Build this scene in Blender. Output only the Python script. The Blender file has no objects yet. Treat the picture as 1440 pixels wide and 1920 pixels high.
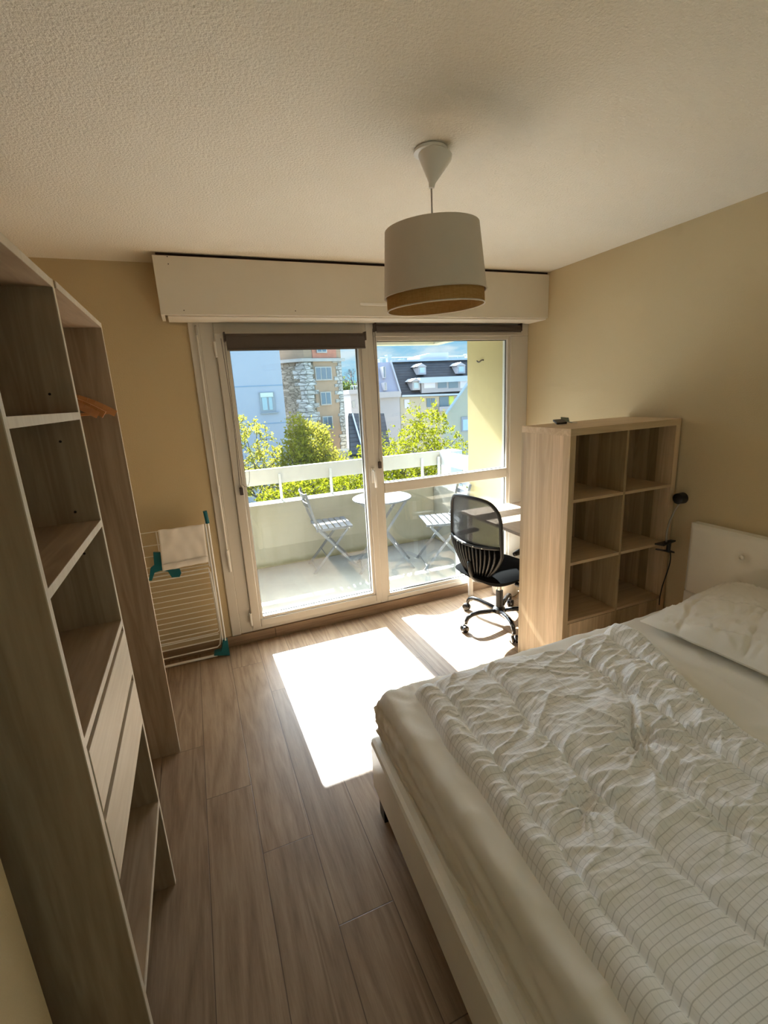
import bpy, math, random
import numpy as np
from mathutils import Vector, Matrix, noise
random.seed(7)
rng = np.random.default_rng(7)
PI = math.pi
sc = bpy.context.scene
COL = sc.collection

# ------------------------------------------------------------------ camera
CAM = Vector((1.1376, -3.2573, 1.6910))
FWD = Vector((0.35368, 0.90346, -0.24223)); RIGHT = Vector((0.92506, -0.37618, -0.05240)); UP = Vector((0.13846, 0.20554, 0.96880))
FPX = 881.3
cam = bpy.data.cameras.new('camera'); camo = bpy.data.objects.new('camera', cam); COL.objects.link(camo)
cam.sensor_fit = 'VERTICAL'; cam.sensor_height = 24.0; cam.lens = FPX / 1920 * 24.0
cam.clip_start = 0.02; cam.clip_end = 500
R = Matrix((RIGHT, UP, -FWD)).transposed().to_4x4()
camo.matrix_world = Matrix.Translation(CAM) @ R
sc.camera = camo

def at(px, py, Y):
    """the place on the plane y = Y that the photograph shows at pixel (px, py)"""
    d = FWD + RIGHT * ((px - 720) / FPX) + UP * ((960 - py) / FPX)
    return CAM + d * ((Y - CAM.y) / d.y)

# ------------------------------------------------------------------ light, exposure
SUN_DIR = Vector((0.025, -1.0, -0.765)).normalized()
sl = bpy.data.lights.new('sun', 'SUN'); so = bpy.data.objects.new('sun', sl); COL.objects.link(so)
sl.energy = 64.0; sl.angle = math.radians(0.6); sl.color = (0.93, 0.955, 0.98)
so.rotation_euler = SUN_DIR.to_track_quat('-Z', 'Y').to_euler(); so.location = (2, 12, 14)
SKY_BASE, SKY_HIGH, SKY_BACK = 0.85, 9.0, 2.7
sc.view_settings.view_transform = 'Standard'; sc.view_settings.look = 'None'
sc.view_settings.exposure = 0.46; sc.view_settings.gamma = 1.0; sc.view_settings.use_curve_mapping = False
sc.cycles.max_bounces = 14; sc.cycles.diffuse_bounces = 9; sc.cycles.transparent_max_bounces = 24
sc.cycles.use_denoising = True

# ------------------------------------------------------------------ node helpers
class NT:
    def __init__(s, tree): s.t = tree; s.t.nodes.clear()
    def __call__(s, typ, ins=None, **props):
        n = s.t.nodes.new(typ)
        for k, v in props.items(): setattr(n, k, v)
        for k, v in (ins or {}).items():
            sock = n.inputs[k]
            if isinstance(v, bpy.types.NodeSocket): s.t.links.new(v, sock)
            else:
                if isinstance(v, (tuple, list)) and len(v) == 3 and sock.type == 'RGBA': v = (*v, 1)
                sock.default_value = v
        return n
    def math(s, op, a, b=0.0, c=0.0, clamp=False):
        return s('ShaderNodeMath', {0: a, 1: b, 2: c}, operation=op, use_clamp=clamp).outputs[0]
    def mix(s, f, a, b, blend='MIX'):
        n = s('ShaderNodeMix', data_type='RGBA', blend_type=blend)
        for k, v in ((0, f), (6, a), (7, b)):
            if isinstance(v, bpy.types.NodeSocket): s.t.links.new(v, n.inputs[k])
            else: n.inputs[k].default_value = (*v, 1) if isinstance(v, (tuple, list)) and len(v) == 3 else v
        return n.outputs[2]
    def rng(s, v, a, b, c=0.0, d=1.0, smooth=False):
        return s('ShaderNodeMapRange', {0: v, 1: a, 2: b, 3: c, 4: d}, interpolation_type='SMOOTHSTEP' if smooth else 'LINEAR').outputs[0]
    def noise(s, vec, scale, detail=3.0, rough=0.55, dist=0.0):
        return s('ShaderNodeTexNoise', {'Vector': vec, 'Scale': scale, 'Detail': detail, 'Roughness': rough, 'Distortion': dist}).outputs['Fac']
    def scaled(s, vec, sx, sy, sz, off=None):
        v = s('ShaderNodeVectorMath', {0: vec, 1: (sx, sy, sz)}, operation='MULTIPLY').outputs[0]
        if off is not None: v = s('ShaderNodeVectorMath', {0: v, 1: off}, operation='ADD').outputs[0]
        return v
    def obj(s): return s('ShaderNodeTexCoord').outputs['Object']
    def xyz(s, v): return s('ShaderNodeSeparateXYZ', {0: v}).outputs
    def bump(s, h, strength, dist):
        return s('ShaderNodeBump', {'Height': h, 'Strength': strength, 'Distance': dist}).outputs[0]
    def out(s, shader):
        o = s('ShaderNodeOutputMaterial'); s.t.links.new(shader, o.inputs[0])
    def bsdf(s, color, rough=0.5, metal=0.0, spec=0.5, normal=None, **kw):
        d = {'Base Color': color, 'Roughness': rough, 'Metallic': metal, 'Specular IOR Level': spec}
        if normal is not None: d['Normal'] = normal
        d.update(kw)
        return s('ShaderNodeBsdfPrincipled', d).outputs[0]

def newmat(name):
    m = bpy.data.materials.new(name); m.use_nodes = True
    return m, NT(m.node_tree)

def plain(name, color, rough=0.5, metal=0.0, spec=0.5, var=0.06, scale=14.0, bump=0.0, bscale=200.0, bdist=0.001):
    m, n = newmat(name); o = n.obj()
    f = n.noise(o, scale, 4.0)
    c = n.mix(f, tuple(x * (1 - var) for x in color), tuple(min(1, x * (1 + var)) for x in color))
    nrm = n.bump(n.noise(o, bscale, 2.0), bump, bdist) if bump else None
    n.out(n.bsdf(c, rough, metal, spec, nrm)); return m

def wood(name, dark, light, axis=2, rough=0.45, grain=26.0, strip=0.0, stripvar=0.25, spec=0.4):
    m, n = newmat(name); o = n.obj()
    rnd = n('ShaderNodeObjectInfo').outputs['Random']
    off = n('ShaderNodeCombineXYZ', {0: n.math('MULTIPLY', rnd, 7.3), 1: n.math('MULTIPLY', rnd, 3.1), 2: n.math('MULTIPLY', rnd, 9.7)}).outputs[0]
    s1 = [1.0, 1.0, 1.0]; s1[axis] = 0.07
    v = n.scaled(o, *s1, off=off)
    fine = n.noise(v, grain * 3.5, 4.0, 0.6)
    broad = n.noise(v, grain * 0.35, 3.0, 0.5, 0.8)
    rings = n.math('FRACT', n.math('MULTIPLY', broad, 7.0))
    rings = n.math('ABSOLUTE', n.math('SUBTRACT', rings, 0.5))
    f = n.math('ADD', n.math('MULTIPLY', fine, 0.55), n.math('MULTIPLY', rings, 0.55))
    f = n.math('ADD', f, n.math('MULTIPLY', n.math('SUBTRACT', broad, 0.5), 0.9), clamp=True)
    c = n.mix(n.rng(f, 0.2, 0.85), dark, light)
    if strip:
        x, y, z = n.xyz(o)
        vo = n('ShaderNodeTexVoronoi', {'W': n.math('ADD', x, y), 'Scale': 1.0 / strip}, voronoi_dimensions='1D')
        sv = n.xyz(vo.outputs['Color'])[0]
        k = n.rng(sv, 0, 1, 1 - stripvar, 1 + stripvar * 0.6)
        c = n.mix(1.0, c, n('ShaderNodeCombineXYZ', {0: k, 1: k, 2: n.math('POWER', k, 1.25)}).outputs[0], 'MULTIPLY')
    n.out(n.bsdf(c, rough, 0, spec, n.bump(fine, 0.12, 0.001))); return m

M = {}
# painted plaster
def plaster(name, color, bscale, bdist, strength, var=0.04):
    m, n = newmat(name); o = n.obj()
    h = n.noise(o, bscale, 3.0, 0.6)
    c = n.mix(n.noise(o, 1.7, 3.0), tuple(x * (1 - var) for x in color), tuple(x * (1 + var) for x in color))
    n.out(n.bsdf(c, 0.85, 0, 0.2, n.bump(h, strength, bdist))); return m
M['wall'] = plaster('beige_wall', (0.56, 0.45, 0.28), 170.0, 0.004, 0.35)
M['white_wall'] = plaster('white_wall_paint', (0.86, 0.83, 0.77), 170.0, 0.004, 0.3)
M['ceiling'] = plaster('ceiling_plaster', (0.82, 0.76, 0.66), 110.0, 0.009, 0.85)
# laminate floor: planks along y, 0.195 wide, 1.4 long
def floor_mat():
    m, n = newmat('oak_laminate'); o = n.obj(); x, y, z = n.xyz(o)
    cx = n.math('DIVIDE', n.math('SUBTRACT', x, 0.97), 0.195); col = n.math('FLOOR', cx)
    vy = n.math('DIVIDE', n.math('ADD', n.math('ADD', y, 1.35), n.math('MULTIPLY', col, 0.365)), 1.4); row = n.math('FLOOR', vy)
    idv = n('ShaderNodeCombineXYZ', {0: col, 1: row, 2: 0.0}).outputs[0]
    wn = n('ShaderNodeTexWhiteNoise', {'Vector': idv}, noise_dimensions='3D')
    r = wn.outputs['Value']; off = n.scaled(wn.outputs['Color'], 13, 17, 11)
    v = n.scaled(o, 1.0, 0.075, 1.0, off=off)
    fine = n.noise(v, 120.0, 4.0, 0.65); broad = n.noise(v, 7.0, 2.5, 0.5, 0.6)
    rings = n.math('ABSOLUTE', n.math('SUBTRACT', n.math('FRACT', n.math('MULTIPLY', broad, 9.0)), 0.5))
    f = n.math('ADD', n.math('MULTIPLY', fine, 0.6), n.math('MULTIPLY', rings, 0.6), clamp=True)
    c = n.mix(n.rng(f, 0.2, 0.8), (0.200, 0.122, 0.068), (0.400, 0.282, 0.182))
    k = n.rng(r, 0, 1, 0.88, 1.10)
    c = n.mix(1.0, c, n('ShaderNodeCombineXYZ', {0: k, 1: k, 2: k}).outputs[0], 'MULTIPLY')
    fx = n.math('FRACT', cx); fy = n.math('FRACT', vy)
    ex = n.math('MULTIPLY', n.math('MINIMUM', fx, n.math('SUBTRACT', 1.0, fx)), 0.195)
    ey = n.math('MULTIPLY', n.math('MINIMUM', fy, n.math('SUBTRACT', 1.0, fy)), 1.4)
    e = n.math('MINIMUM', ex, ey)
    seam = n.rng(e, 0.0006, 0.0022)
    c = n.mix(seam, (0.10, 0.062, 0.038), c)
    h = n.math('ADD', seam, n.math('MULTIPLY', fine, 0.10))
    n.out(n.bsdf(c, n.rng(fine, 0, 1, 0.30, 0.46), 0, 0.45, n.bump(h, 0.35, 0.0012))); return m
M['floor'] = floor_mat()
M['skirt'] = wood('oak_skirting', (0.23, 0.145, 0.085), (0.36, 0.25, 0.16), axis=0)
M['oak_dark'] = wood('grey_oak_board', (0.29, 0.20, 0.125), (0.46, 0.345, 0.235), axis=2)
M['oak_shelf'] = wood('grey_oak_shelf', (0.29, 0.20, 0.125), (0.46, 0.345, 0.235), axis=1)
M['oak_edge'] = wood('pale_oak_edge', (0.50, 0.42, 0.32), (0.62, 0.54, 0.43), axis=2)
M['oak_front'] = wood('pale_oak_front', (0.50, 0.41, 0.30), (0.64, 0.55, 0.43), axis=1)
M['ash'] = wood('striped_oak_board', (0.46, 0.32, 0.185), (0.66, 0.49, 0.30), axis=2, strip=0.07, stripvar=0.36)
M['ash_h'] = wood('striped_oak_shelf', (0.46, 0.32, 0.185), (0.66, 0.49, 0.30), axis=0)
M['desk'] = wood('beige_desk_board', (0.42, 0.32, 0.235), (0.52, 0.41, 0.31), axis=1)
M['hanger'] = wood('orange_hanger_wood', (0.42, 0.16, 0.045), (0.60, 0.27, 0.09), axis=0)
M['pvc'] = plain('white_plastic_frame', (0.60, 0.56, 0.50), 0.35, var=0.02)
M['box'] = plain('shutter_box_paint', (0.72, 0.66, 0.56), 0.5, var=0.02, bump=0.1)
M['white'] = plain('white_plastic', (0.80, 0.77, 0.72), 0.35, var=0.02)
M['white_metal'] = plain('white_coated_metal', (0.82, 0.80, 0.76), 0.3, var=0.02)
M['dark_gap'] = plain('dark_brown_joint', (0.035, 0.015, 0.010), 0.9)
M['gasket'] = plain('dark_gasket', (0.05, 0.05, 0.05), 0.6)
M['blind'] = plain('taupe_blind_fabric', (0.085, 0.066, 0.056), 0.85, var=0.08, scale=60, bump=0.2, bscale=900, bdist=0.0005)
M['brown_plastic'] = plain('brown_plastic', (0.05, 0.032, 0.025), 0.4)
M['teal'] = plain('teal_plastic', (0.0, 0.12, 0.145), 0.4)
M['black'] = plain('black_plastic', (0.012, 0.012, 0.013), 0.4)
M['black_gloss'] = plain('glossy_black_metal', (0.012, 0.012, 0.013), 0.16, spec=0.7)
M['black_cloth'] = plain('black_cloth', (0.004, 0.004, 0.004), 1.0, spec=0.02, bump=0.3, bscale=700)
M['chrome'] = plain('chrome', (0.7, 0.7, 0.7), 0.15, metal=1.0)
M['grey_metal'] = plain('grey_blue_metal', (0.07, 0.077, 0.088), 0.42, metal=0.0, var=0.05)
M['steel'] = plain('dull_steel', (0.45, 0.44, 0.42), 0.35, metal=0.9)
M['leather'] = plain('cream_faux_leather', (0.82, 0.78, 0.70), 0.42, var=0.03, bump=0.15, bscale=350)
M['cord'] = plain('grey_cord', (0.45, 0.40, 0.36), 0.6)
M['neck'] = plain('grey_gooseneck', (0.40, 0.36, 0.31), 0.35, metal=0.6)
# cloth
def cloth(name, color, grid=False, bump=0.15):
    m, n = newmat(name); o = n.obj()
    c = n.mix(n.noise(o, 5.0, 3.0), tuple(x * 0.97 for x in color), tuple(min(1, x * 1.03) for x in color))
    if grid:
        uv = n('ShaderNodeUVMap').outputs[0]; u, v, w = n.xyz(uv)
        def line(coord, pitch, half):
            f = n.math('FRACT', n.math('DIVIDE', coord, pitch))
            d = n.math('MULTIPLY', n.math('ABSOLUTE', n.math('SUBTRACT', f, 0.5)), pitch)
            return n.rng(d, half * 0.6, half * 1.5, 1.0, 0.0)
        strong = line(v, 0.0165, 0.0009); faint = line(u, 0.0145, 0.0006)
        ln = n.math('MAXIMUM', n.math('MULTIPLY', strong, 0.50), n.math('MULTIPLY', faint, 0.28))
        c = n.mix(ln, c, (0.36, 0.35, 0.35))
    n.out(n.bsdf(c, 0.9, 0, 0.15, n.bump(n.noise(o, 600.0, 2.0), bump, 0.0006), **{'Sheen Weight': 0.15})); return m
M['sheet'] = cloth('cream_fitted_sheet', (0.82, 0.78, 0.71))
M['duvet'] = cloth('gridded_white_duvet', (0.88, 0.87, 0.87), grid=True)
M['pillow'] = cloth('white_quilted_pillow', (0.84, 0.80, 0.74))
M['airer_cloth'] = cloth('white_thin_cloth', (0.82, 0.77, 0.72))
M['shade'] = plain('greige_lampshade_cloth', (0.62, 0.54, 0.45), 0.9, var=0.03, bump=0.2, bscale=800, bdist=0.0004)
def burlap():
    m, n = newmat('tan_burlap'); o = n.obj()
    w1 = n.noise(n.scaled(o, 1, 1, 0.03), 700.0, 2.0); w2 = n.noise(n.scaled(o, 0.05, 0.05, 1), 700.0, 2.0)
    f = n.math('MULTIPLY', n.math('ADD', w1, w2), 0.5)
    c = n.mix(n.rng(f, 0.3, 0.7), (0.40, 0.235, 0.08), (0.60, 0.39, 0.17))
    a = n('ShaderNodeBsdfDiffuse', {'Color': c}).outputs[0]; b = n('ShaderNodeBsdfTranslucent', {'Color': c}).outputs[0]
    n.out(n('ShaderNodeMixShader', {0: 0.35, 1: a, 2: b}).outputs[0]); return m
M['burlap'] = burlap()
def glass():
    m, n = newmat('window_glass')
    fr = n('ShaderNodeFresnel', {'IOR': 1.45}).outputs[0]
    a = n('ShaderNodeBsdfTransparent', {'Color': (0.93, 0.96, 0.95)}).outputs[0]
    b = n('ShaderNodeBsdfGlossy', {'Color': (1, 1, 1), 'Roughness': 0.0}).outputs[0]
    n.out(n('ShaderNodeMixShader', {0: fr, 1: a, 2: b}).outputs[0]); return m
M['glass'] = glass()
def sheer():
    m, n = newmat('cream_fill_cloth')  # cloth of the added curtain; its warm tint sets the fill colour
    a = n('ShaderNodeBsdfDiffuse', {'Color': (.80, .59, .38, 1)}).outputs[0]; b = n('ShaderNodeBsdfTranslucent', {'Color': (.80, .59, .38, 1)}).outputs[0]
    n.out(n('ShaderNodeMixShader', {0: 0.6, 1: a, 2: b}).outputs[0]); return m
M['sheer'] = sheer()
def meshcloth():
    m, n = newmat('black_chair_mesh'); uv = n('ShaderNodeUVMap').outputs[0]; u, v, w = n.xyz(uv)
    def wv(c): return n.math('ABSOLUTE', n.math('SUBTRACT', n.math('FRACT', n.math('MULTIPLY', c, 330.0)), 0.5))
    hole = n.math('MULTIPLY', n.math('LESS_THAN', wv(u), 0.14), n.math('LESS_THAN', wv(v), 0.14))
    a = n.bsdf((0.012, 0.012, 0.013), 0.8); t = n('ShaderNodeBsdfTransparent').outputs[0]
    n.out(n('ShaderNodeMixShader', {0: hole, 1: a, 2: t}).outputs[0]); return m
M['mesh'] = meshcloth()
# exterior
M['concrete'] = plain('weathered_concrete', (0.23, 0.22, 0.185), 0.9, var=0.22, scale=3.5, bump=0.2, bscale=60, bdist=0.004)
def mossy():
    m, n = newmat('weathered_parapet_concrete'); o = n.obj(); x, y, z = n.xyz(o)
    k = n.noise(o, 3.2, 5.0, 0.6); st = n.noise(n.scaled(o, 9.0, 9.0, 0.5), 1.0, 4.0, 0.6)
    c = n.mix(k, (0.185, 0.175, 0.135), (0.275, 0.265, 0.23))
    c = n.mix(n.math('MULTIPLY', n.rng(st, 0.5, 0.75), 0.35), c, (0.15, 0.14, 0.09))
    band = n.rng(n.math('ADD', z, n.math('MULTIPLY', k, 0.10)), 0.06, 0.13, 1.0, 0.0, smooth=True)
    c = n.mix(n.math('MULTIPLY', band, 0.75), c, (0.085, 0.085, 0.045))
    n.out(n.bsdf(c, 0.9, 0, 0.15, n.bump(n.noise(o, 60.0, 3.0), 0.2, 0.004))); return m
M['parapet'] = mossy()
M['bal_floor'] = plain('balcony_concrete', (0.125, 0.125, 0.115), 0.9, var=0.25, scale=5.0, bump=0.2, bscale=80, bdist=0.003)
M['cream_slab'] = plain('cream_slab_paint', (0.42, 0.39, 0.32), 0.8)
M['yellow'] = plain('yellow_facade_paint', (0.41, 0.335, 0.165), 0.85, bump=0.2, bscale=120, bdist=0.002)
M['rail'] = plain('white_rail_paint', (0.38, 0.38, 0.375), 0.5)
M['rail_post'] = plain('grey_rail_post', (0.45, 0.47, 0.48), 0.4)

# ------------------------------------------------------------------ world
def world():
    w = bpy.data.worlds.new('sky'); sc.world = w; w.use_nodes = True
    n = NT(w.node_tree)
    d = n('ShaderNodeTexCoord').outputs['Generated']; x, y, z = n.xyz(d)
    el = n.math('MAXIMUM', z, 0.0)
    blue = n.mix(n.rng(el, 0.0, 0.35), (0.33, 0.68, 0.90), (0.16, 0.40, 0.78))
    cl = n.noise(n.scaled(d, 1.0, 1.0, 3.2), 4.2, 6.0, 0.58)
    cloud = n.rng(cl, 0.50, 0.64, smooth=True)
    low = n.mix(n.math('MULTIPLY', cloud, 0.65), blue, (0.95, 0.98, 1.0))
    # sky above the view on the sun's side, brightened to light the room
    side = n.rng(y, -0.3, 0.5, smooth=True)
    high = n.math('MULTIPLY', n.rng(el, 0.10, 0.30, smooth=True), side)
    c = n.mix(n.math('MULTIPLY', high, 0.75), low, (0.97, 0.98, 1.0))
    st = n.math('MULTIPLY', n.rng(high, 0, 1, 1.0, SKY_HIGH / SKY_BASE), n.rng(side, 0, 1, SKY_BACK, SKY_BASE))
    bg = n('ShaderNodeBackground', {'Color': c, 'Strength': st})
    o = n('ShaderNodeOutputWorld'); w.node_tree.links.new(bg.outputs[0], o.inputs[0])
world()

# ------------------------------------------------------------------ mesh builder
ORG = {}
class MB:
    def __init__(s): s.v = []; s.f = []; s.uv = None
    def add(s, vs, fs):
        b = len(s.v); s.v += [tuple(p) for p in vs]; s.f += [tuple(i + b for i in f) for f in fs]; return s
    def box(s, x0, x1, y0, y1, z0, z1):
        return s.add([(x0, y0, z0), (x1, y0, z0), (x1, y1, z0), (x0, y1, z0), (x0, y0, z1), (x1, y0, z1), (x1, y1, z1), (x0, y1, z1)],
                     [(0, 3, 2, 1), (4, 5, 6, 7), (0, 1, 5, 4), (1, 2, 6, 5), (2, 3, 7, 6), (3, 0, 4, 7)])
    def bar(s, p0, p1, w, h, side=None):
        """rectangular bar from p0 to p1; w across `side`, h across the other way"""
        p0, p1 = Vector(p0), Vector(p1); d = (p1 - p0).normalized()
        a = Vector(side) if side is not None else Vector((0, 0, 1)) if abs(d.z) < 0.9 else Vector((0, 1, 0))
        a = (a - d * a.dot(d)).normalized(); b = d.cross(a)
        vs = []
        for p in (p0, p1):
            for i, j in ((-1, -1), (1, -1), (1, 1), (-1, 1)): vs.append(p + a * (w / 2 * i) + b * (h / 2 * j))
        return s.add(vs, [(3, 2, 1, 0), (4, 5, 6, 7), (0, 1, 5, 4), (1, 2, 6, 5), (2, 3, 7, 6), (3, 0, 4, 7)])
    def tube(s, pts, r, n=10, caps=True):
        pts = [Vector(p) for p in pts]; rs = r if isinstance(r, (list, tuple)) else [r] * len(pts)
        vs, fs = [], []; a = None
        for i, p in enumerate(pts):
            d = (pts[min(i + 1, len(pts) - 1)] - pts[max(i - 1, 0)]).normalized()
            if a is None: a = Vector((0, 0, 1)) if abs(d.z) < 0.8 else Vector((1, 0, 0))
            a = (a - d * a.dot(d)).normalized(); b = d.cross(a)
            for k in range(n):
                t = 2 * PI * k / n; vs.append(p + (a * math.cos(t) + b * math.sin(t)) * rs[i])
        for i in range(len(pts) - 1):
            for k in range(n):
                k2 = (k + 1) % n; fs.append((i * n + k, i * n + k2, (i + 1) * n + k2, (i + 1) * n + k))
        if caps: fs += [tuple(reversed(range(n))), tuple(range((len(pts) - 1) * n, len(pts) * n))]
        return s.add(vs, fs)
    def cyl(s, p0, p1, r, n=20): return s.tube([p0, p1], r, n)
    def lathe(s, prof, c=(0, 0, 0), n=32, rot=None, close=False):
        vs, fs = [], []
        for r, z in prof:
            for k in range(n):
                t = 2 * PI * k / n; p = Vector((r * math.cos(t), r * math.sin(t), z))
                if rot is not None: p = rot @ p
                vs.append(p + Vector(c))
        m = len(prof)
        for i in range(m if close else m - 1):
            i2 = (i + 1) % m
            for k in range(n):
                k2 = (k + 1) % n; fs.append((i * n + k, i * n + k2, i2 * n + k2, i2 * n + k))
        if not close:
            if prof[0][0] > 1e-5: fs.append(tuple(reversed(range(n))))
            if prof[-1][0] > 1e-5: fs.append(tuple(range((m - 1) * n, m * n)))
        return s.add(vs, fs)
    def prism(s, poly, ext):
        """closed polygon of 3D points pushed along the vector ext"""
        e = Vector(ext); n = len(poly); vs = [Vector(p) for p in poly] + [Vector(p) + e for p in poly]
        fs = [tuple(reversed(range(n))), tuple(range(n, 2 * n))] + [(i, (i + 1) % n, n + (i + 1) % n, n + i) for i in range(n)]
        return s.add(vs, fs)
    def grid(s, fn, nu, nv, uvfn=None):
        vs, uvs = [], []
        for i in range(nu + 1):
            for j in range(nv + 1):
                vs.append(fn(i / nu, j / nv))
                if uvfn: uvs.append(uvfn(i / nu, j / nv))
        w = nv + 1
        fs = [(i * w + j, (i + 1) * w + j, (i + 1) * w + j + 1, i * w + j + 1) for i in range(nu) for j in range(nv)]
        if uvfn: s.uv = (s.uv or []) + uvs
        return s.add(vs, fs)
    def build(s, name, mat, parent=None, smooth=False, bevel=0.0, label=None, solid=0.0, sub=0):
        off = ORG.get(parent.name, Vector((0, 0, 0))) if parent else Vector((0, 0, 0))
        me = bpy.data.meshes.new(name)
        me.from_pydata([tuple(Vector(p) - off) for p in s.v], [], s.f)
        me.materials.append(M[mat] if isinstance(mat, str) else mat)
        if s.uv:
            lay = me.uv_layers.new(name='UVMap')
            for l in me.loops: lay.data[l.index].uv = s.uv[l.vertex_index]
        if smooth: me.polygons.foreach_set('use_smooth', [True] * len(me.polygons))
        me.validate(); me.update()
        o = bpy.data.objects.new(name, me); COL.objects.link(o)
        if smooth == 'angle':
            try: me.set_sharp_from_angle(angle=math.radians(40))
            except Exception: pass
        if parent: o.parent = parent; ORG[o.name] = off
        if label: o['label'] = label
        if bevel:
            b = o.modifiers.new('bevel', 'BEVEL'); b.width = bevel; b.segments = 2; b.limit_method = 'ANGLE'; b.angle_limit = math.radians(50)
        if solid:
            t = o.modifiers.new('solid', 'SOLIDIFY'); t.thickness = solid; t.offset = 0
        if sub:
            t = o.modifiers.new('sub', 'SUBSURF'); t.levels = sub; t.render_levels = sub
        return o

def thing(name, label, cat, loc=(0, 0, 0), group=None):
    o = bpy.data.objects.new(name, None); o.empty_display_size = 0.1; o.location = loc; COL.objects.link(o)
    ORG[o.name] = Vector(loc); o['label'] = label; o['category'] = cat
    if group: o['group'] = group
    return o
def tag(o, label, cat, group=None):
    o['label'] = label; o['category'] = cat
    if group: o['group'] = group
    return o
def struct(o, label=None, cat=None):
    o['kind'] = 'structure'
    if label: o['label'] = label; o['category'] = cat
    return o
def copy_tree(o, parent=None):
    c = o.copy(); COL.objects.link(c)
    if parent: c.parent = parent
    for ch in list(o.children): copy_tree(ch, c)
    return c
def bezier(p, n=12):
    p = [Vector(q) for q in p]; out = []
    for i in range(n + 1):
        t = i / n; q = list(p)
        while len(q) > 1: q = [q[k].lerp(q[k + 1], t) for k in range(len(q) - 1)]
        out.append(q[0])
    return out
def B(*a): return MB().box(*a)

# ------------------------------------------------------------------ room shell
H, XL, XR, YN, XE, YE = 2.5, 0.35, 3.73, -3.95, 0.73, -2.40
struct(B(XL - .15, XR + .2, YN - .2, 0.10, -0.12, 0.0).build('floor', 'floor'), 'oak laminate plank floor running towards the balcony door', 'floor')
struct(B(XL - .15, XR + .2, YN - .2, 0.25, H, H + .18).build('ceiling', 'ceiling'), 'rough textured cream ceiling', 'ceiling')
struct(B(XR, XR + .2, YN - .2, 0.25, 0.0, H).build('wall_right', 'wall'), 'beige right wall behind headboard and bookcase', 'wall')
struct(B(XL - .15, XL, YE, 0.25, 0.0, H).build('wall_left', 'wall'), 'beige left wall behind the wardrobes', 'wall')
struct(B(XL - .15, XE, YN - .2, YE, 0.0, H).build('wall_entrance', 'wall'), 'pale wall corner at bottom left beside shelf unit', 'wall')
WN0, WN1 = 0.95, 3.55
wn_ = MB().box(XE, WN0, YN - .2, YN, 0.0, H).box(WN1, XR, YN - .2, YN, 0.0, H).box(WN0, WN1, YN - .2, YN, 2.30, H).box(WN0, WN1, YN - .2, YN, 0, .10)
struct(wn_.build('wall_near', 'white_wall'), 'white wall at the entrance side', 'wall')
w2 = thing('fill_window', 'added unseen window with sheer cream curtain lighting the room from behind', 'window', (2.25, YN - .1, .1)); w2['kind'] = 'structure'  # unseen window added behind the camera as a daylight fill
fm = MB().box(WN0, WN0 + .06, YN - .12, YN - .05, .10, 2.30).box(WN1 - .06, WN1, YN - .12, YN - .05, .10, 2.30).box(WN0 + .06, WN1 - .06, YN - .12, YN - .05, 2.24, 2.30).box(WN0 + .06, WN1 - .06, YN - .12, YN - .05, .10, .16).box(2.22, 2.28, YN - .12, YN - .05, .16, 2.24)
fm.build('frame', 'pvc', w2)
for a, b in ((WN0 + .06, 2.22), (2.28, WN1 - .06)): B(a, b, YN - .09, YN - .085, .16, 2.24).build('pane', 'glass', w2)
MB().grid(lambda u, v: (WN0 - .08 + 2.76 * u, YN + .06 + .025 * math.sin(u * 95 + .6 * math.sin(u * 23)), .03 + 2.36 * v), 240, 4).build('fill_curtain', 'sheer', w2, smooth=True)  # added curtain, spreads sky light onto faces turned away from the balcony
wf = MB().box(XL, 1.20, 0.0, 0.25, 0.0, H).box(1.20, XR, 0.0, 0.25, 2.19, H)
struct(wf.build('wall_far', 'wall'), 'beige wall around the balcony windows', 'wall')
sk = MB().box(XL, 1.50, -0.014, 0.0, 0.0, 0.077).box(1.502, XR, -0.014, 0.0, 0.0, 0.077)
struct(sk.build('baseboard_far', 'skirt', bevel=.002), 'oak skirting under the balcony windows', 'baseboard')
struct(B(1.20, XR, 0.0, 0.10, 0.0, 0.079).build('trim_1', 'skirt'), 'timber sill under window frames', 'trim')

# ------------------------------------------------------------------ window and balcony door
# fixed frame (window_1): outer frame, mullion, transom and the two fixed panes
w1 = thing('window_1', 'white framed fixed window with two panes right of the glazed door', 'window', (3.0, 0.03, 0.08)); w1['kind'] = 'structure'
fr = MB()
Y0, Y1 = -0.004, 0.07
fr.box(1.20, 1.262, Y0 - .012, Y1, .08, 2.19)
fr.box(1.262, 1.345, Y0, Y1, .08, 2.19)
fr.box(1.345, 2.345, Y0, Y1, 2.11, 2.19).box(1.345, 2.345, Y0, Y1, .08, .112)
fr.box(2.345, 2.405, Y0, Y1, .08, 2.19)
fr.box(2.405, XR, Y0, Y1, 2.085, 2.19).box(2.405, XR, Y0, Y1, .08, .118)
fr.box(3.565, XR, Y0, Y1, .118, 2.085)
fr.build('frame', 'pvc', w1, bevel=.004)
br = MB()      # glazing beads a step back
for (a, b, c, d) in ((2.405, 2.43, .118, 2.085), (3.54, 3.565, .118, 2.085), (2.43, 3.54, 2.06, 2.085), (2.43, 3.54, .118, .142)):
    br.box(a, b, Y0 + .010, Y1, c, d)
br.build('glazing_bead', 'pvc', w1, bevel=.003)
B(2.43, 3.54, Y0, Y1, .962, 1.042).build('transom', 'pvc', w1, bevel=.006)
gs = MB()
for (a, b, c, d) in ((2.43, 3.54, 1.042, 2.06), (2.43, 3.54, .142, .962)):
    t = .005
    gs.box(a, a + t, .028, .034, c, d).box(b - t, b, .028, .034, c, d).box(a + t, b - t, .028, .034, c, c + t).box(a + t, b - t, .028, .034, d - t, d)
gs.build('gasket', 'gasket', w1)
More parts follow.
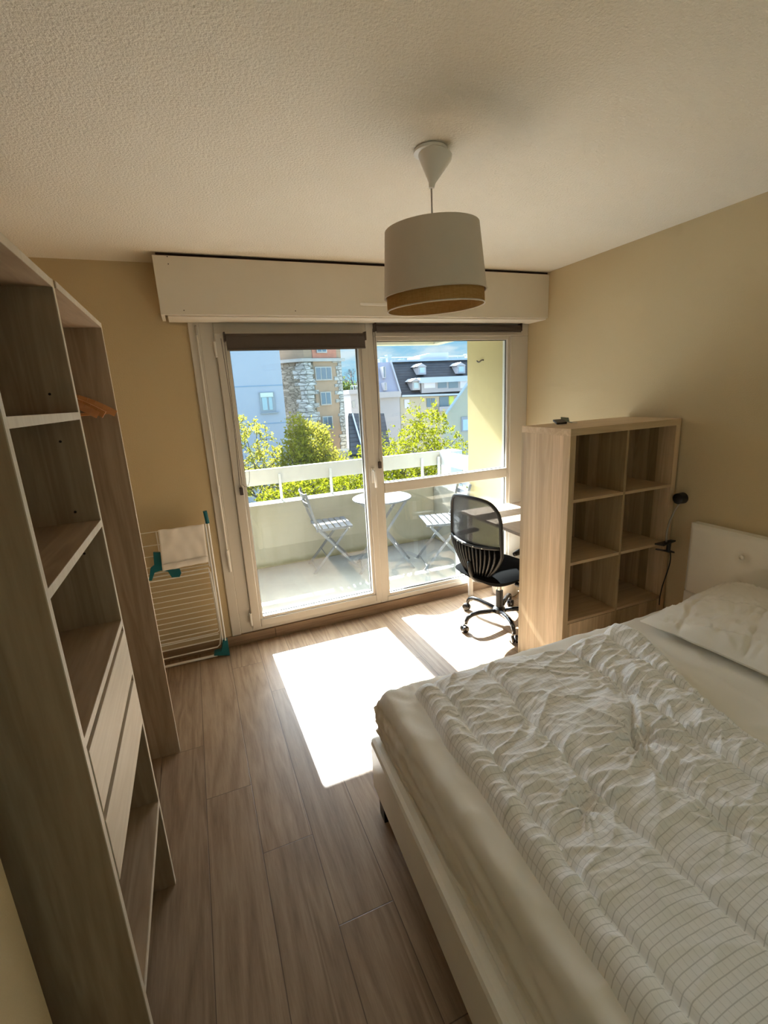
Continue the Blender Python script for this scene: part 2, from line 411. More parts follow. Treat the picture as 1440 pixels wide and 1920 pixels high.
B(2.43, 3.54, .036, .040, 1.042, 2.06).build('pane', 'glass', w1)
B(2.43, 3.54, .036, .040, .142, .962).build('pane', 'glass', w1)
# glazed door
d1 = thing('door_1', 'white glazed balcony door with roller blind and white handle', 'door', (1.84, 0.02, 0.11)); d1['kind'] = 'structure'
sm_ = MB(); S0 = -0.026
sm_.box(1.345, 1.405, S0, Y1 - .01, .108, 2.112).box(2.30, 2.352, S0, Y1 - .01, .108, 2.112)
sm_.box(1.405, 2.30, S0, Y1 - .01, 2.035, 2.112).box(1.405, 2.30, S0, Y1 - .01, .108, .165)
sash = sm_.build('sash', 'pvc', d1, bevel=.006)
bd = MB()
for (a, b, c, d) in ((1.405, 1.425, .165, 2.035), (2.28, 2.30, .165, 2.035), (1.425, 2.28, 2.015, 2.035), (1.425, 2.28, .165, .185)):
    bd.box(a, b, S0 + .010, Y1 - .012, c, d)
bd.build('glazing_bead', 'pvc', d1, bevel=.003)
gk = MB(); a, b, c, d = 1.425, 2.28, .185, 2.015; t = .005
gk.box(a, a + t, .022, .030, c, d).box(b - t, b, .022, .030, c, d).box(a + t, b - t, .022, .030, c, c + t).box(a + t, b - t, .022, .030, d - t, d)
gk.build('gasket', 'gasket', d1)
B(1.425, 2.28, .032, .036, .185, 2.015).build('pane', 'glass', d1)
hb = MB(); hb.box(2.318, 2.342, S0 - .010, S0, 1.06, 1.17)
han = hb.build('handle', 'white', d1, bevel=.004)
MB().tube([(2.33, S0 - .008, 1.15), (2.33, S0 - .04, 1.15), (2.33, S0 - .046, 1.14), (2.334, S0 - .046, 1.03)], .008, 10).build('lever', 'white', han, smooth=True)
for z0, z1 in ((.15, .235), (1.98, 2.06)):
    MB().cyl((1.340, S0 - .008, z0), (1.340, S0 - .008, z1), .0085, 12).cyl((1.340, S0 - .008, z0 - .012), (1.340, S0 - .008, z0 - .002), .0085, 12).build('hinge', 'white', d1, smooth='angle')

# shutter box
sb = thing('shutter_box', 'long off-white roller shutter box under the ceiling', 'shutter box', (2.4, -0.11, 2.18))
B(1.067, XR - .002, -.232, -.212, 2.182, 2.482).build('front_panel', 'box', sb, bevel=.002)
B(1.067, 1.085, -.212, -.001, 2.182, 2.482).build('end_panel', 'box', sb)
B(1.10, XR - .002, -.212, -.017, 2.173, 2.182).build('bottom_panel', 'box', sb, bevel=.002)
B(1.085, XR - .002, -.212, -.20, 2.4825, 2.4985).build('joint_strip', 'dark_gap', sb, label='dark brown gap above the front panel')
B(2.235, 2.62, -.244, -.232, 2.246, 2.262).build('air_vent', 'white', sb, bevel=.003)
for px, py in ((313.5, 481), (315.5, 495), (345, 582), (554, 583)):
    p = at(px, py, -.2325); MB().cyl((p.x, -.2335, p.z), (p.x, -.2315, p.z), .003, 8).build('screw_hole', 'dark_gap', sb)

# roller blinds
def blind(name, label, x0, x1, zt, zb, ys, chain_x, wz, loc):
    t = thing(name, label, 'blind', loc)
    r = (zt - zb) / 2
    MB().cyl((x0 + .012, ys - .022, zt - .024), (x1 - .012, ys - .022, zt - .024), .022, 20).build('roller', 'blind', t, smooth='angle')
    B(x0 + .012, x1 - .012, ys - .0455, ys - .0435, zb, zt - .024).build('fabric', 'blind', t)
    MB().cyl((x0 + .012, ys - .0445, zb + .004), (x1 - .012, ys - .0445, zb + .004), .006, 8).build('bottom_bar', 'blind', t, smooth='angle')
    for x in (x0, x1 - .010):
        mb = MB().box(x, x + .010, ys - .048, ys, zt - .050, zt + .006)
        mb.build('bracket', 'brown_plastic', t, bevel=.002)
    pts = [(chain_x - .006, ys - .03, zt - .03)] + [(chain_x - .006 + .010 * math.sin(k / 10 * PI), ys - .024 - .012 * math.sin(k / 9 * PI), zt - .05 - (zt - wz - .08) * k / 10) for k in range(1, 11)] + [(chain_x + .006, ys - .018, wz)]
    MB().tube(pts, .0016, 6).build('chain', 'brown_plastic', t, smooth=True)
    MB().tube([(chain_x + .012, ys - .03, zt - .03), (chain_x + .012, ys - .02, (zt + wz) / 2), (chain_x + .010, ys - .018, wz + .02)], .0014, 6).build('chain', 'brown_plastic', t, smooth=True)
    c = MB().box(chain_x - .010, chain_x + .012, ys - .024, ys - .003, wz - .045, wz + .005).build('chain_weight', 'brown_plastic', t, bevel=.003)
    return t
bl = blind('roller_blind', 'dark taupe roller blind fixed on the glazed door, rolled up', 1.395, 2.325, 2.107, 2.005, S0 - .001, 1.385, 1.135, (1.86, S0, 2.05))
MB().tube(bezier([(1.40, S0 - .02, 1.16), (1.43, S0 - .03, 1.10), (1.47, S0 - .03, 1.2), (1.44, S0 - .02, 1.35)], 12), .0014, 6).build('chain', 'brown_plastic', bl, smooth=True)
blind('roller_blind', 'longer dark taupe roller blind above the fixed window', 2.40, 3.635, 2.166, 2.108, Y0 - .001, 2.392, 1.205, (3.02, Y0, 2.15))

# shutter crank rod
cr = thing('crank_rod', 'thin white crank rod hanging left of the balcony door', 'crank rod', (1.245, -.035, .57))
MB().tube([(1.245, -.028, 2.150), (1.243, -.035, 1.72), (1.246, -.036, .72)], .0055, 10).build('rod', 'white', cr, smooth=True)
MB().tube([(1.246, -.036, .725), (1.247, -.037, .57)], .0095, 12).build('grip', 'white', cr, smooth='angle')
MB().tube([(1.2445, -.036, 1.10), (1.2445, -.036, 1.17)], .0085, 10).build('joint', 'white', cr, smooth='angle')
MB().tube([(1.245, -.0165, 2.152), (1.245, -.030, 2.150), (1.245, -.030, 2.10)], .007, 8).build('hook', 'steel', cr, smooth=True)

# ------------------------------------------------------------------ balcony
struct(B(.55, 3.9, .10, 1.72, -.16, 0.0).build('balcony_floor', 'bal_floor'), 'stained concrete balcony floor', 'balcony floor')
struct(B(1.20, XR, .10, .25, -.02, .05).build('balcony_threshold', 'concrete'), 'concrete step below the balcony door', 'threshold')
pp = MB().box(.55, 3.64, 1.52, 1.70, 0.0, .672).box(.55, 3.9, 1.701, 1.72, -.5, .668)
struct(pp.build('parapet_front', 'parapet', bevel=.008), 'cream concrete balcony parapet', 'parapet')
ps = MB().prism([(3.64, .62, 0), (3.64, 1.70, 0), (3.64, 1.70, .672), (3.64, .62, .64)], (.20, 0, 0))
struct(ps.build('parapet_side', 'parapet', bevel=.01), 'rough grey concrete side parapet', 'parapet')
struct(B(3.58, 3.95, .07, .665, -.3, 2.5).build('facade_wall', 'yellow'), 'yellow rendered wall at the right end of the balcony', 'wall')
struct(B(.55, .70, .25, 1.72, 0, 2.5).build('balcony_end_wall', 'yellow'), 'yellow wall at the left end of the balcony', 'wall')
up = MB().box(.55, 3.75, .25, 1.34, 2.50, 2.68).box(.70, 3.64, 1.22, 1.335, 2.16, 2.5).box(3.53, 3.64, .67, 1.22, 2.16, 2.5)
struct(up.build('upper_slab', 'cream_slab'), 'underside of the balcony above', 'slab')
hk = thing('wall_hook', 'small dark hook screwed into the yellow balcony wall', 'hook', (3.575, .43, 1.94))
MB().tube(bezier([(3.582, .40, 1.935), (3.55, .40, 1.955), (3.555, .42, 1.90), (3.55, .46, 1.935)], 10), .006, 6).build('hook', 'brown_plastic', hk, smooth=True)
rl = thing('balcony_railing', 'wide white handrail board above the concrete parapet', 'railing', (2.4, 1.66, .67))
B(.70, 3.83, 1.655, 1.695, .850, 1.012).build('front_board', 'rail', rl, bevel=.004)
B(3.80, 3.83, .75, 1.655, .850, 1.012).build('side_board', 'rail', rl, bevel=.004)
for px in (525, 621, 793):
    p = at(px, 900, 1.63); B(p.x - .012, p.x + .012, 1.625, 1.65, .67, .95).build('post', 'rail_post', rl)
for yy in (1.05, 1.62): B(3.76, 3.785, yy - .012, yy + .012, .655, .95).build('post', 'rail_post', rl)
pa, pb = at(845, 880, 1.95), at(867, 880, 1.95)
struct(B(pa.x, pb.x, 1.95, 2.2, -1.0, at(850, 846, 1.95).z).build('neighbour_pillar', 'rail'), 'white pillar beyond the side railing', 'pillar')

# bistro furniture
def bistro_chair():
    t = thing('bistro_chair', 'grey folding slatted chair left of the balcony table, back to the left', 'chair', group='folding bistro chairs on the balcony')
    for s in (-1, 1):
        mb = MB(); y = .185 * s
        pts = [(.235, y, .0), (-.125, y, .43), (-.175, y, .56), (-.235, y, .82)]
        for a, b in zip(pts[:-1], pts[1:]): mb.bar(a, b, .008, .024, (0, 1, 0))
        mb.build('leg', 'grey_metal', t)
        y = .160 * s
        MB().bar((-.215, y, .0), (.165, y, .435), .008, .024, (0, 1, 0)).build('leg', 'grey_metal', t)
        MB().bar((-.16, .172 * s, .438), (.20, .172 * s, .446), .008, .022, (0, 1, 0)).build('seat_rail', 'grey_metal', t)
        MB().cyl((.012, .152 * s, .262), (.012, .198 * s, .262), .007, 10).build('rivet', 'steel', t)
        MB().cyl((.165, .152 * s, .435), (.165, .185 * s, .435), .007, 10).build('rivet', 'steel', t)
    for x, z, w in ((.205, .035, .185), (-.185, .035, .16), (-.075, .16, .16)):
        MB().cyl((x, -w, z), (x, w, z), .005, 8).build('crossbar', 'grey_metal', t)
    for k in range(6):
        x = -.135 + k * .062
        MB().grid(lambda a, b, x=x: (x - .024 + .048 * a, -.195 + .39 * b, .457 + .004 * math.cos(PI * (b - .5)) - .010 * abs(a - .5) * 0), 2, 8).build('seat_slat', 'grey_metal', t, solid=.006)
    for z, x0 in ((.79, -.229), (.70, -.207)):
        MB().grid(lambda a, b, z=z, x0=x0: (x0 - .028 * math.cos(PI * (b - .5)) - .008 * a, -.19 + .38 * b, z - .022 + .044 * a), 2, 10).build('back_slat', 'grey_metal', t, solid=.005)
    return t
bc = bistro_chair()
bc2 = copy_tree(bc)
bc.location = (2.29, 1.23, 0); bc.rotation_euler = (0, 0, math.radians(-4))
bc2.location = (3.33, .76, 0); bc2.rotation_euler = (0, 0, math.radians(180 - 14))
bc2['label'] = 'grey folding slatted chair on the balcony behind the black office chair'
bt = thing('bistro_table', 'small round grey folding table between the balcony chairs', 'table', (2.77, .95, 0))
MB().lathe([(0, .700), (.280, .700), (.288, .704), (.288, .716), (.280, .720), (0, .720)], (2.77, .95, 0), 40).build('table_top', 'grey_metal', bt, smooth='angle')
ang = math.radians(-15); ca, sa = math.cos(ang), math.sin(ang)
def TL(x, y, z): return (2.77 + x * ca - y * sa, .95 + x * sa + y * ca, z)
for s in (-1, 1):
    MB().bar(TL(-.27, .17 * s, 0), TL(.21, .17 * s, .70), .008, .024, TL(0, 1, 0) and (-sa, ca, 0)).build('leg', 'grey_metal', bt)
    MB().bar(TL(.27, .145 * s, 0), TL(-.21, .145 * s, .70), .008, .024, (-sa, ca, 0)).build('leg', 'grey_metal', bt)
for x, z, w in ((-.245, .035, .17), (.245, .035, .145), (.12, .22, .145), (-.12, .22, .17)):
    MB().cyl(TL(x, -w, z), TL(x, w, z), .005, 8).build('crossbar', 'grey_metal', bt)

# ------------------------------------------------------------------ pendant lamp
LX, LY = 2.03, -1.60
lp = thing('pendant_lamp', 'two-tier fabric pendant lamp hanging from the ceiling', 'lamp', (LX, LY, 1.98))
MB().lathe([(.052, 2.499), (.058, 2.497), (.058, 2.488), (.05, 2.486)], (LX, LY, 0), 32).build('ceiling_plate', 'white', lp, smooth='angle')
rt = Matrix.Rotation(math.radians(9), 3, Vector((.4, 1, 0)).normalized())
MB().lathe([(.058, .0), (.058, -.012), (.012, -.088), (.010, -.104), (.006, -.106), (.0, -.106)][:-1], Vector((LX, LY, 2.486)) - rt @ Vector((0, 0, -.106)) + Vector((0, 0, -.106)), 36, rot=rt).build('canopy', 'white', lp, smooth='angle')
MB().cyl((LX, LY, 2.385), (LX, LY, 2.16), .003, 8).build('cord', 'cord', lp, smooth=True)
def ring(r0, r1, z0, z1, th): return [(r0, z0), (r1, z1), (r1 - th, z1), (r0 - th, z0)]
rs = Matrix.Rotation(math.radians(-1.7), 3, Vector((.47, .88, 0))) @ Matrix.Rotation(math.radians(1.8), 3, Vector((.88, -.47, 0)))   # the shade hangs slightly askew
MB().lathe(ring(.187, .168, -.122, .094, .004), (LX, LY, 2.160), 64, rot=rs, close=True).build('outer_shade', 'shade', lp, smooth='angle')
MB().lathe(ring(.179, .177, -.168, -.06, .003), (LX, LY, 2.160), 64, rot=rs, close=True).build('inner_shade', 'burlap', lp, smooth='angle', label='tan burlap inner ring')
rb = MB()
for k in range(3):
    a = 2 * PI * k / 3; rb.cyl((LX, LY, 2.17), (LX + .165 * math.cos(a), LY + .165 * math.sin(a), 2.215), .0025, 6)
rb.build('shade_spider', 'white_metal', lp)
hem = MB()
for r, z in ((.1865, -.122), (.1785, -.168)):
    pts = [rs @ Vector((r * math.cos(2 * PI * k / 64), r * math.sin(2 * PI * k / 64), z)) + Vector((LX, LY, 2.160)) for k in range(65)]
    hem.tube(pts, .0028, 6, caps=False)
hem.build('rim', 'shade', lp, smooth=True)
MB().cyl((LX, LY, 2.11), (LX, LY, 2.18), .018, 16).build('socket', 'white', lp, smooth='angle')

# ------------------------------------------------------------------ wardrobes at the left
XF = .853
wu = thing('shelf_unit', 'tall open oak shelf unit with two pale drawers, nearest the camera', 'shelf unit', (.6, -2.0, 0))
ya, yb = -2.294, -1.684
for a, b in ((ya, ya + .018), (yb - .018, yb)):
    s_ = B(XL + .003, XF - .002, a, b, 0, 2.03).build('side_panel', 'oak_dark', wu)
    B(XF - .002, XF, a, b, 0, 2.03).build('edge_band', 'oak_edge', s_, label='pale edge band')
def shelf(name, z0, z1, parent, a, b, m='oak_shelf', xf=XF):
    o = B(XL + .02, xf - .002, a, b, z0, z1).build(name, m, parent)
    B(xf - .002, xf, a, b, z0, z1).build('edge_band', 'oak_edge', o, label='pale edge band'); return o
ia, ib = ya + .018, yb - .018
shelf('top_board', 2.008, 2.028, wu, ia, ib)
for z in (1.668, 1.358, 1.036, .352): shelf('shelf', z, z + .02, wu, ia, ib)
B(XL + .003, XL + .018, ia, ib, .1, 2.008).build('back_panel', 'oak_dark', wu)
for z0, z1 in ((.872, 1.022), (.690, .848)):
    dr = B(XF - .014, XF + .002, ia + .003, ib - .006, z0, z1).build('drawer', 'oak_front', wu, bevel=.001)
    B(XL + .03, XF - .014, ia + .01, ib - .012, z0 + .01, z1 - .03).build('drawer_box', 'oak_dark', dr)
for py_, px_ in ((739, 93), (828, 113), (960, 141), (1038, 158)):
    p = at(px_, py_, ib - .001); MB().cyl((p.x, ib - .0015, p.z), (p.x, ib + .001, p.z), .0035, 8).build('shelf_pin_hole', 'dark_gap', wu)
ow = thing('hanging_wardrobe', 'open oak wardrobe with clothes hangers, beside the drying rack', 'wardrobe', (.6, -1.3, 0))
yc = -.958
for a, b in ((yc - .018, yc),):
    s_ = B(XL + .003, XF + .003, a, b, 0, 2.03).build('side_panel', 'oak_dark', ow)
    B(XF + .003, XF + .005, a, b, 0, 2.03).build('edge_band', 'oak_edge', s_, label='pale edge band')
shelf('top_board', 2.010, 2.028, ow, yb + .001, yc - .018, xf=XF + .005)
B(XL + .003, XL + .018, yb + .001, yc - .018, .1, 2.008).build('back_panel', 'oak_dark', ow)
MB().cyl((.62, yb + .001, 1.83), (.62, yc - .018, 1.83), .012, 14).build('hanging_rail', 'steel', ow, smooth='angle')
def hanger():
    t = thing('clothes_hanger', 'orange wooden hanger nearest the right side panel of the wardrobe', 'hanger', (0, 0, 0), group='wooden hangers in the wardrobe')
    mb = MB()
    for s in (-1, 1):
        pts = bezier([(0, 0, -.065), (.10 * s, 0, -.075), (.16 * s, .004, -.115), (.215 * s, .012, -.155)], 8)
        for a, b in zip(pts[:-1], pts[1:]): mb.bar(a, b, .026, .013, (0, 0, 1))
    mb.build('shoulder', 'hanger', t)
    MB().cyl((-.19, .008, -.15), (.19, .008, -.15), .005, 8).build('trouser_bar', 'hanger', t)
    MB().tube([(0, 0, -.06), (0, 0, -.01)] + [(.022 * math.sin(a), 0, .014 - .022 * math.cos(a) + .001) for a in np.linspace(.3, 4.4, 12)], .002, 6).build('hook', 'steel', t, smooth=True)
    return t
hg = hanger()
h2 = copy_tree(hg); h3 = copy_tree(hg)
for h_, y, rz, x in ((hg, -1.02, 4, .64), (h2, -1.13, -8, .62), (h3, -1.24, 10, .61)):
    h_.location = (x, y, 1.835 - .008); h_.rotation_euler = (0, 0, math.radians(rz))
h2['label'] = 'orange wooden hanger in the middle of the three on the rail'
h3['label'] = 'orange wooden hanger partly behind the shelf unit side panel'

# ------------------------------------------------------------------ drying rack
YR = -.10
dr = thing('drying_rack', 'folded white wire drying rack with teal corners leaning on wall', 'drying rack', (.8, YR, 0))
def rp(px, py, dy=0.0): return at(px, py, YR + dy)
ft = rp(424, 1222); tp = rp(387, 962)
lg = MB()
lg.tube([rp(423.5, 1207, -.02), rp(390.5, 985)], .006, 10); lg.tube([rp(418, 1205, .0), rp(385, 985, .02)], .006, 10)
lg.tube([rp(390.5, 985), rp(389, 975, .008), rp(386, 975, .012), rp(385, 985, .02)], .006, 10)
lg.build('leg_frame', 'white_metal', dr, smooth='angle')
MB().tube([rp(389.5, 981, .008), rp(384, 958, .008)], .0125, 12).build('grip', 'teal', dr, smooth='angle', label='teal grip')
MB().prism([rp(px, py, -.03) for px, py in ((431, 1229), (401, 1230), (403, 1225), (415, 1221), (418, 1203), (427, 1201))], (0, .05, 0)).build('foot', 'teal', dr, bevel=.003, label='teal corner foot')
MB().tube([(1.085, YR - .01, .016), (.42, YR + .0, .016)], .009, 10).build('base_bar', 'white_metal', dr, smooth='angle')
xl = .42
wg = MB()       # two folded wings, one just behind the other
def wire(px, py, dy, pts_left=None):
    a = rp(px, py, dy); return [a, Vector((xl, a.y, a.z + .002))]
for dy, c in ((0.0, [(394, 1072), (414, 1180), (412.5, 1208), (408, 1213)]), (.03, [(391, 1065), (410, 1168), (412, 1182), (408, 1186)])):
    r_ = [rp(px, py, dy) for px, py in c]
    wg.tube(r_ + [Vector((xl, r_[-1].y, r_[-1].z))], .0045, 8)
    wg.tube([r_[0], Vector((xl, r_[0].y, r_[0].z))], .0045, 8)
wg.build('wing_frame', 'white_metal', dr, smooth='angle')
z_top, z_bot = rp(394, 1072).z, rp(412, 1208).z
for k in range(1, 14):
    t = k / 14
    for dy in (0.0, .03):
        z = z_top + (z_bot - z_top) * (t + (.02 if dy else 0)); px = 394 + 19 * t
        x = rp(px, 1072 + 136 * t, dy).x
        if z > .08: MB().tube([(x, YR + dy, z), (xl, YR + dy, z)], .0022, 6).build('wire', 'white_metal', dr)
up_ = MB()
a0, a1 = rp(378, 985, .03), rp(393, 1062, .03)
for t in (0, .3, .55, .8, .95):
    p = a0.lerp(a1, t); up_.tube([p, (xl, p.y, p.z)], .0028, 6)
up_.tube([rp(292, 996, .03), rp(303, 1060, .03)], .004, 8).tube([a0, a1], .004, 8)
up_.build('top_grid', 'white_metal', dr)
brk = [(287, 1036), (303, 1036), (308, 1062), (322, 1068), (337, 1067), (340, 1075), (337, 1082), (322, 1083), (315, 1072), (302, 1070), (290, 1074), (285, 1089), (279, 1089), (282, 1066), (289, 1060)]
MB().prism([rp(px, py, -.012) for px, py in brk], (0, .02, 0)).build('hub_bracket', 'teal', dr, bevel=.002, label='teal hub bracket')
cl = MB()
c00, c10, c11, c01 = rp(296, 994, -.02), rp(382, 982, -.02), rp(390, 1050, -.02), rp(305, 1067, -.02)
def cfn(u, v, off=0.0):
    p = c00.lerp(c10, u).lerp(c01.lerp(c11, u), v)
    w = noise.noise(Vector((u * 5, v * 4, off)))
    return (p.x, p.y - .006 + .008 * w - .012 * v - off, p.z + .003 * w)
cl.grid(lambda u, v: cfn(u, v), 24, 24)
cl.grid(lambda u, v: cfn(u, .86 + .16 * v, .006 + .004 * math.sin(v * PI)), 24, 6)
tag(cl.build('folded_cloth', 'airer_cloth', smooth=True, solid=.002), 'thin white cloth folded over the top of drying rack', 'cloth')

# ------------------------------------------------------------------ bookcase
XK0, XK1, YK0, YK1, HK = 2.915, 3.715, -1.376, -.988, 1.472
bk = thing('cube_bookcase', 'light oak open cube bookcase between the bed and the desk', 'bookcase', ((XK0 + XK1) / 2, -1.18, 0))
B(XK0, XK0 + .037, YK0, YK1, 0, HK - .037).build('side_panel', 'ash', bk, bevel=.001)
B(XK1 - .037, XK1, YK0, YK1, 0, HK - .037).build('side_panel', 'ash', bk, bevel=.001)
B(XK0, XK1, YK0, YK1, HK - .037, HK).build('top_board', 'ash_h', bk, bevel=.001)
B(XK0 + .037, XK1 - .037, YK0, YK1, 0, .037).build('bottom_board', 'ash_h', bk, bevel=.001)
XM = (XK0 + XK1) / 2
B(XM - .008, XM + .008, YK0 + .002, YK1 - .012, .037, HK - .037).build('divider', 'ash', bk)
zs = [.385, .735, 1.088]
for z in zs:
    for a, b in ((XK0 + .037, XM - .008), (XM + .008, XK1 - .037)):
        B(a, b, YK0 + .002, YK1 - .012, z - .008, z + .008).build('shelf', 'ash_h', bk)
B(XK0 + .037, XK1 - .037, YK1 - .012, YK1 - .004, .037, HK - .037).build('back_panel', 'ash', bk)
for a, b in ((XK0 + .038, XM - .010), (XM + .010, XK1 - .038)):
    B(a, b, YK0 - .001, YK0 + .016, .040, zs[0] - .010).build('door', 'ash', bk, bevel=.001)
# keys on top
kb = thing('key_bunch', 'black fob and keys lying on the bookcase top', 'keys', (3.08, -1.10, HK))
kx, ky = 3.07, -1.12
fob = [(-.038, -.022), (.030, -.028), (.040, .018), (-.026, .026)]
MB().prism([(kx + x, ky + y, HK + .004 + .016 * (y > 0)) for x, y in fob], (0, 0, .011)).build('fob', 'black', kb, bevel=.003)
for ox, oy, a in ((.055, .0, 20), (.075, .02, -35)):
    ca_, sa_ = math.cos(math.radians(a)), math.sin(math.radians(a))
    mb = MB().lathe([(.0, 0), (.013, 0), (.013, .003), (0, .003)], (kx + ox, ky + oy, HK + .012), 14)
    mb.bar((kx + ox, ky + oy, HK + .0135), (kx + ox + .055 * ca_, ky + oy + .055 * sa_, HK + .004), .003, .008)
    mb.build('key', 'steel', kb)
MB().tube([(kx + .05 + .016 * math.cos(t), ky + .01 + .016 * math.sin(t), HK + .022 + .010 * math.sin(t)) for t in np.linspace(0, 2 * PI, 17)], .0015, 6).build('key_ring', 'steel', kb)
MB().prism([(kx + .02, ky + .01, HK + .018), (kx + .06, ky - .012, HK + .014), (kx + .075, ky + .01, HK + .030), (kx + .035, ky + .03, HK + .036)], (0, 0, .005)).build('tag', plain('green_grey_tag', (.12, .15, .10), .5), kb)
# clip lamp
cl_ = thing('clip_lamp', 'small black clip-on reading lamp clamped on the bookcase', 'lamp', (3.655, YK0 - .02, .72))
pc = at(1240, 1028, YK0 - .03)
cx, cz = 3.632, zs[1]
up1 = MB().prism([(cx - .06, YK0 - .012, cz + .012), (cx + .05, YK0 - .03, cz + .022), (cx + .055, YK0 - .06, cz + .024), (cx - .045, YK0 - .06, cz + .012)], (0, 0, .010))
up1.build('upper_jaw', 'black', cl_, bevel=.002)
MB().prism([(cx - .05, YK0 - .012, cz - .012), (cx + .05, YK0 - .03, cz - .034), (cx + .055, YK0 - .06, cz - .038), (cx - .035, YK0 - .055, cz - .012)], (0, 0, -.010)).build('lower_jaw', 'black', cl_, bevel=.002)
MB().cyl((cx + .01, YK0 - .05, cz - .035), (cx + .012, YK0 - .05, cz + .022), .012, 10).build('spring', 'black', cl_)
hd = Vector((3.700, YK0 - .050, 1.018))
MB().tube(bezier([(cx - .005, YK0 - .045, cz + .03), (cx - .03, YK0 - .05, cz + .14), (cx + .02, YK0 - .05, cz + .20), hd + Vector((0, 0, -.025))], 16), .0055, 8).build('gooseneck', 'neck', cl_, smooth=True)
MB().lathe([(.020, -.028), (.031, -.022), (.033, .022), (.027, .027)], hd, 24, rot=Matrix.Rotation(PI / 2, 3, 'Y')).build('lamp_head', 'black', cl_, smooth='angle')
MB().tube(bezier([(cx + .03, YK0 - .05, cz - .04), (cx + .05, YK0 - .06, cz - .14), (cx - .03, YK0 - .05, cz - .20), (cx - .035, YK0 - .06, cz - .36)], 14), .003, 8).build('cable', 'black', cl_, smooth=True)

# ------------------------------------------------------------------ desk, bin
dk = thing('desk', 'beige topped white legged desk behind the bookcase by the window', 'desk', (3.4, -.5, 0))
B(3.075, 3.715, -.955, -.035, .718, .742).build('desk_top', 'desk', dk, bevel=.002)
for x in (3.135, 3.67):
    for y in (-.068, -.91):
        MB().cyl((x, y, .0), (x, y, .718), .021, 16).build('leg', 'white_metal', dk, smooth='angle')
for y in (-.068, -.91): B(3.155, 3.65, y - .008, y + .008, .68, .718).build('apron', 'white_metal', dk)
bn = thing('waste_bin', 'small white round waste bin under the desk', 'bin', (3.42, -.14, 0))
MB().lathe([(.0, .0), (.100, .0), (.105, .006), (.128, .27), (.131, .275), (.125, .275), (.102, .012), (0, .010)], (3.42, -.16, 0), 32).build('body', 'white', bn, smooth='angle')

# ------------------------------------------------------------------ office chair (built facing +x, then turned)
oc = thing('office_chair', 'black mesh back swivel chair pulled up to the desk', 'chair')
for k in range(5):
    a = math.radians(171 + 72 * k); ux, uy = math.cos(a), math.sin(a)
    lgm = MB().tube([(ux * r, uy * r, z) for r, z in ((.02, .098), (.10, .112), (.18, .122), (.24, .120), (.275, .106), (.290, .082), (.293, .062))], [.017, .017, .0165, .016, .0155, .014, .012], 12)
    lg_ = lgm.build('base_leg', 'black_gloss', oc, smooth=True)
    px_, py_ = ux * .293, uy * .293; tx, ty = -uy, ux
    w_ = MB()
    for s in (-1, 1):
        w_.lathe([(.0, -.010), (.022, -.010), (.027, -.006), (.027, .006), (.022, .010), (.0, .010)], (px_ + tx * .014 * s + ux * .012, py_ + ty * .014 * s + uy * .012, .027), 20, rot=Matrix.Rotation(a, 3, 'Z') @ Matrix.Rotation(PI / 2, 3, 'X'))
    w_.build('caster', 'black_gloss', lg_, smooth='angle')
MB().cyl((0, 0, .075), (0, 0, .255), .026, 20).lathe([(.045, .085), (.045, .115), (.03, .13)], n=20).build('column', 'black', oc, smooth='angle')
MB().cyl((0, 0, .25), (0, 0, .37), .014, 16).build('gas_piston', 'chrome', oc, smooth='angle')
B(-.10, .10, -.08, .08, .355, .385).build('tilt_plate', 'black', oc, bevel=.01)
MB().tube([(.05, -.08, .365), (.05, -.20, .36), (.06, -.26, .355)], .005, 8).build('lever', 'black', oc, smooth=True)
def seat(u, v):
    a, b = u * 2 - 1, v * 2 - 1      # superellipse cushion
    m = max(abs(a), abs(b)); n_ = (abs(a) ** 4 + abs(b) ** 4) ** .25 or 1
    s = m / n_; return a * s, b * s, m
def seat_top(u, v):
    x, y, m = seat(u, v); return (-.01 + .27 * x, .250 * y, .440 + .038 * (1 - m ** 4) - .022 * max(0, x) ** 3 + .012 * y * y * (1 - m ** 4))
def seat_bot(u, v):
    x, y, m = seat(u, v); return (-.01 + .27 * x, .250 * y, .440 - .022 * max(0, x) ** 3 - .095 * (1 - m ** 3))
sm2 = MB().grid(seat_top, 20, 20).grid(lambda u, v: seat_bot(v, u), 20, 20)
sm2.build('seat', 'black_cloth', oc, smooth=True)
def back(s, t, push=0.0):
    w = .165 + .075 * min(1, t / .35) - .012 * max(0, t - .35)
    return Vector((-.240 - .065 * t - .035 * math.sin(PI * min(1, t * 1.25)) * .6 + .055 * s * s - push, s * w, .425 + .580 * t - .018 * s * s * (1 if t > .5 else 0)))
def bnd(th):   # outline: rounded bottom, squarer top
    c, s_ = math.cos(th), math.sin(th)
    e = .42 if s_ > 0 else .75
    return math.copysign(abs(c) ** e, c), .5 + .5 * math.copysign(abs(s_) ** e, s_)
out = [back(*bnd(2 * PI * k / 64)) for k in range(65)]
MB().tube(out, .0125, 8, caps=False).build('back_frame', 'black', oc, smooth=True)
def disc(u, v, t0, t1, push):
    a = (u * 2 - 1); t = t0 + (t1 - t0) * v
    # half width of the outline at t
    s_ = 2 * t - 1; e = .42 if s_ > 0 else .75
    ss = min(1, abs(s_)) ** (1 / e); c = (max(0, 1 - ss * ss)) ** .5; hw = c ** e
    return back(a * hw, t, push)
MB().grid(lambda u, v: disc(u, v, .45, .995, 0), 16, 20, uvfn=lambda u, v: (u * .47, v * .33)).build('back_mesh', 'mesh', oc, smooth=True)
MB().grid(lambda u, v: disc(u, v, .03, .46, -.012), 16, 16).build('lumbar_panel', 'black_cloth', oc, smooth=True)
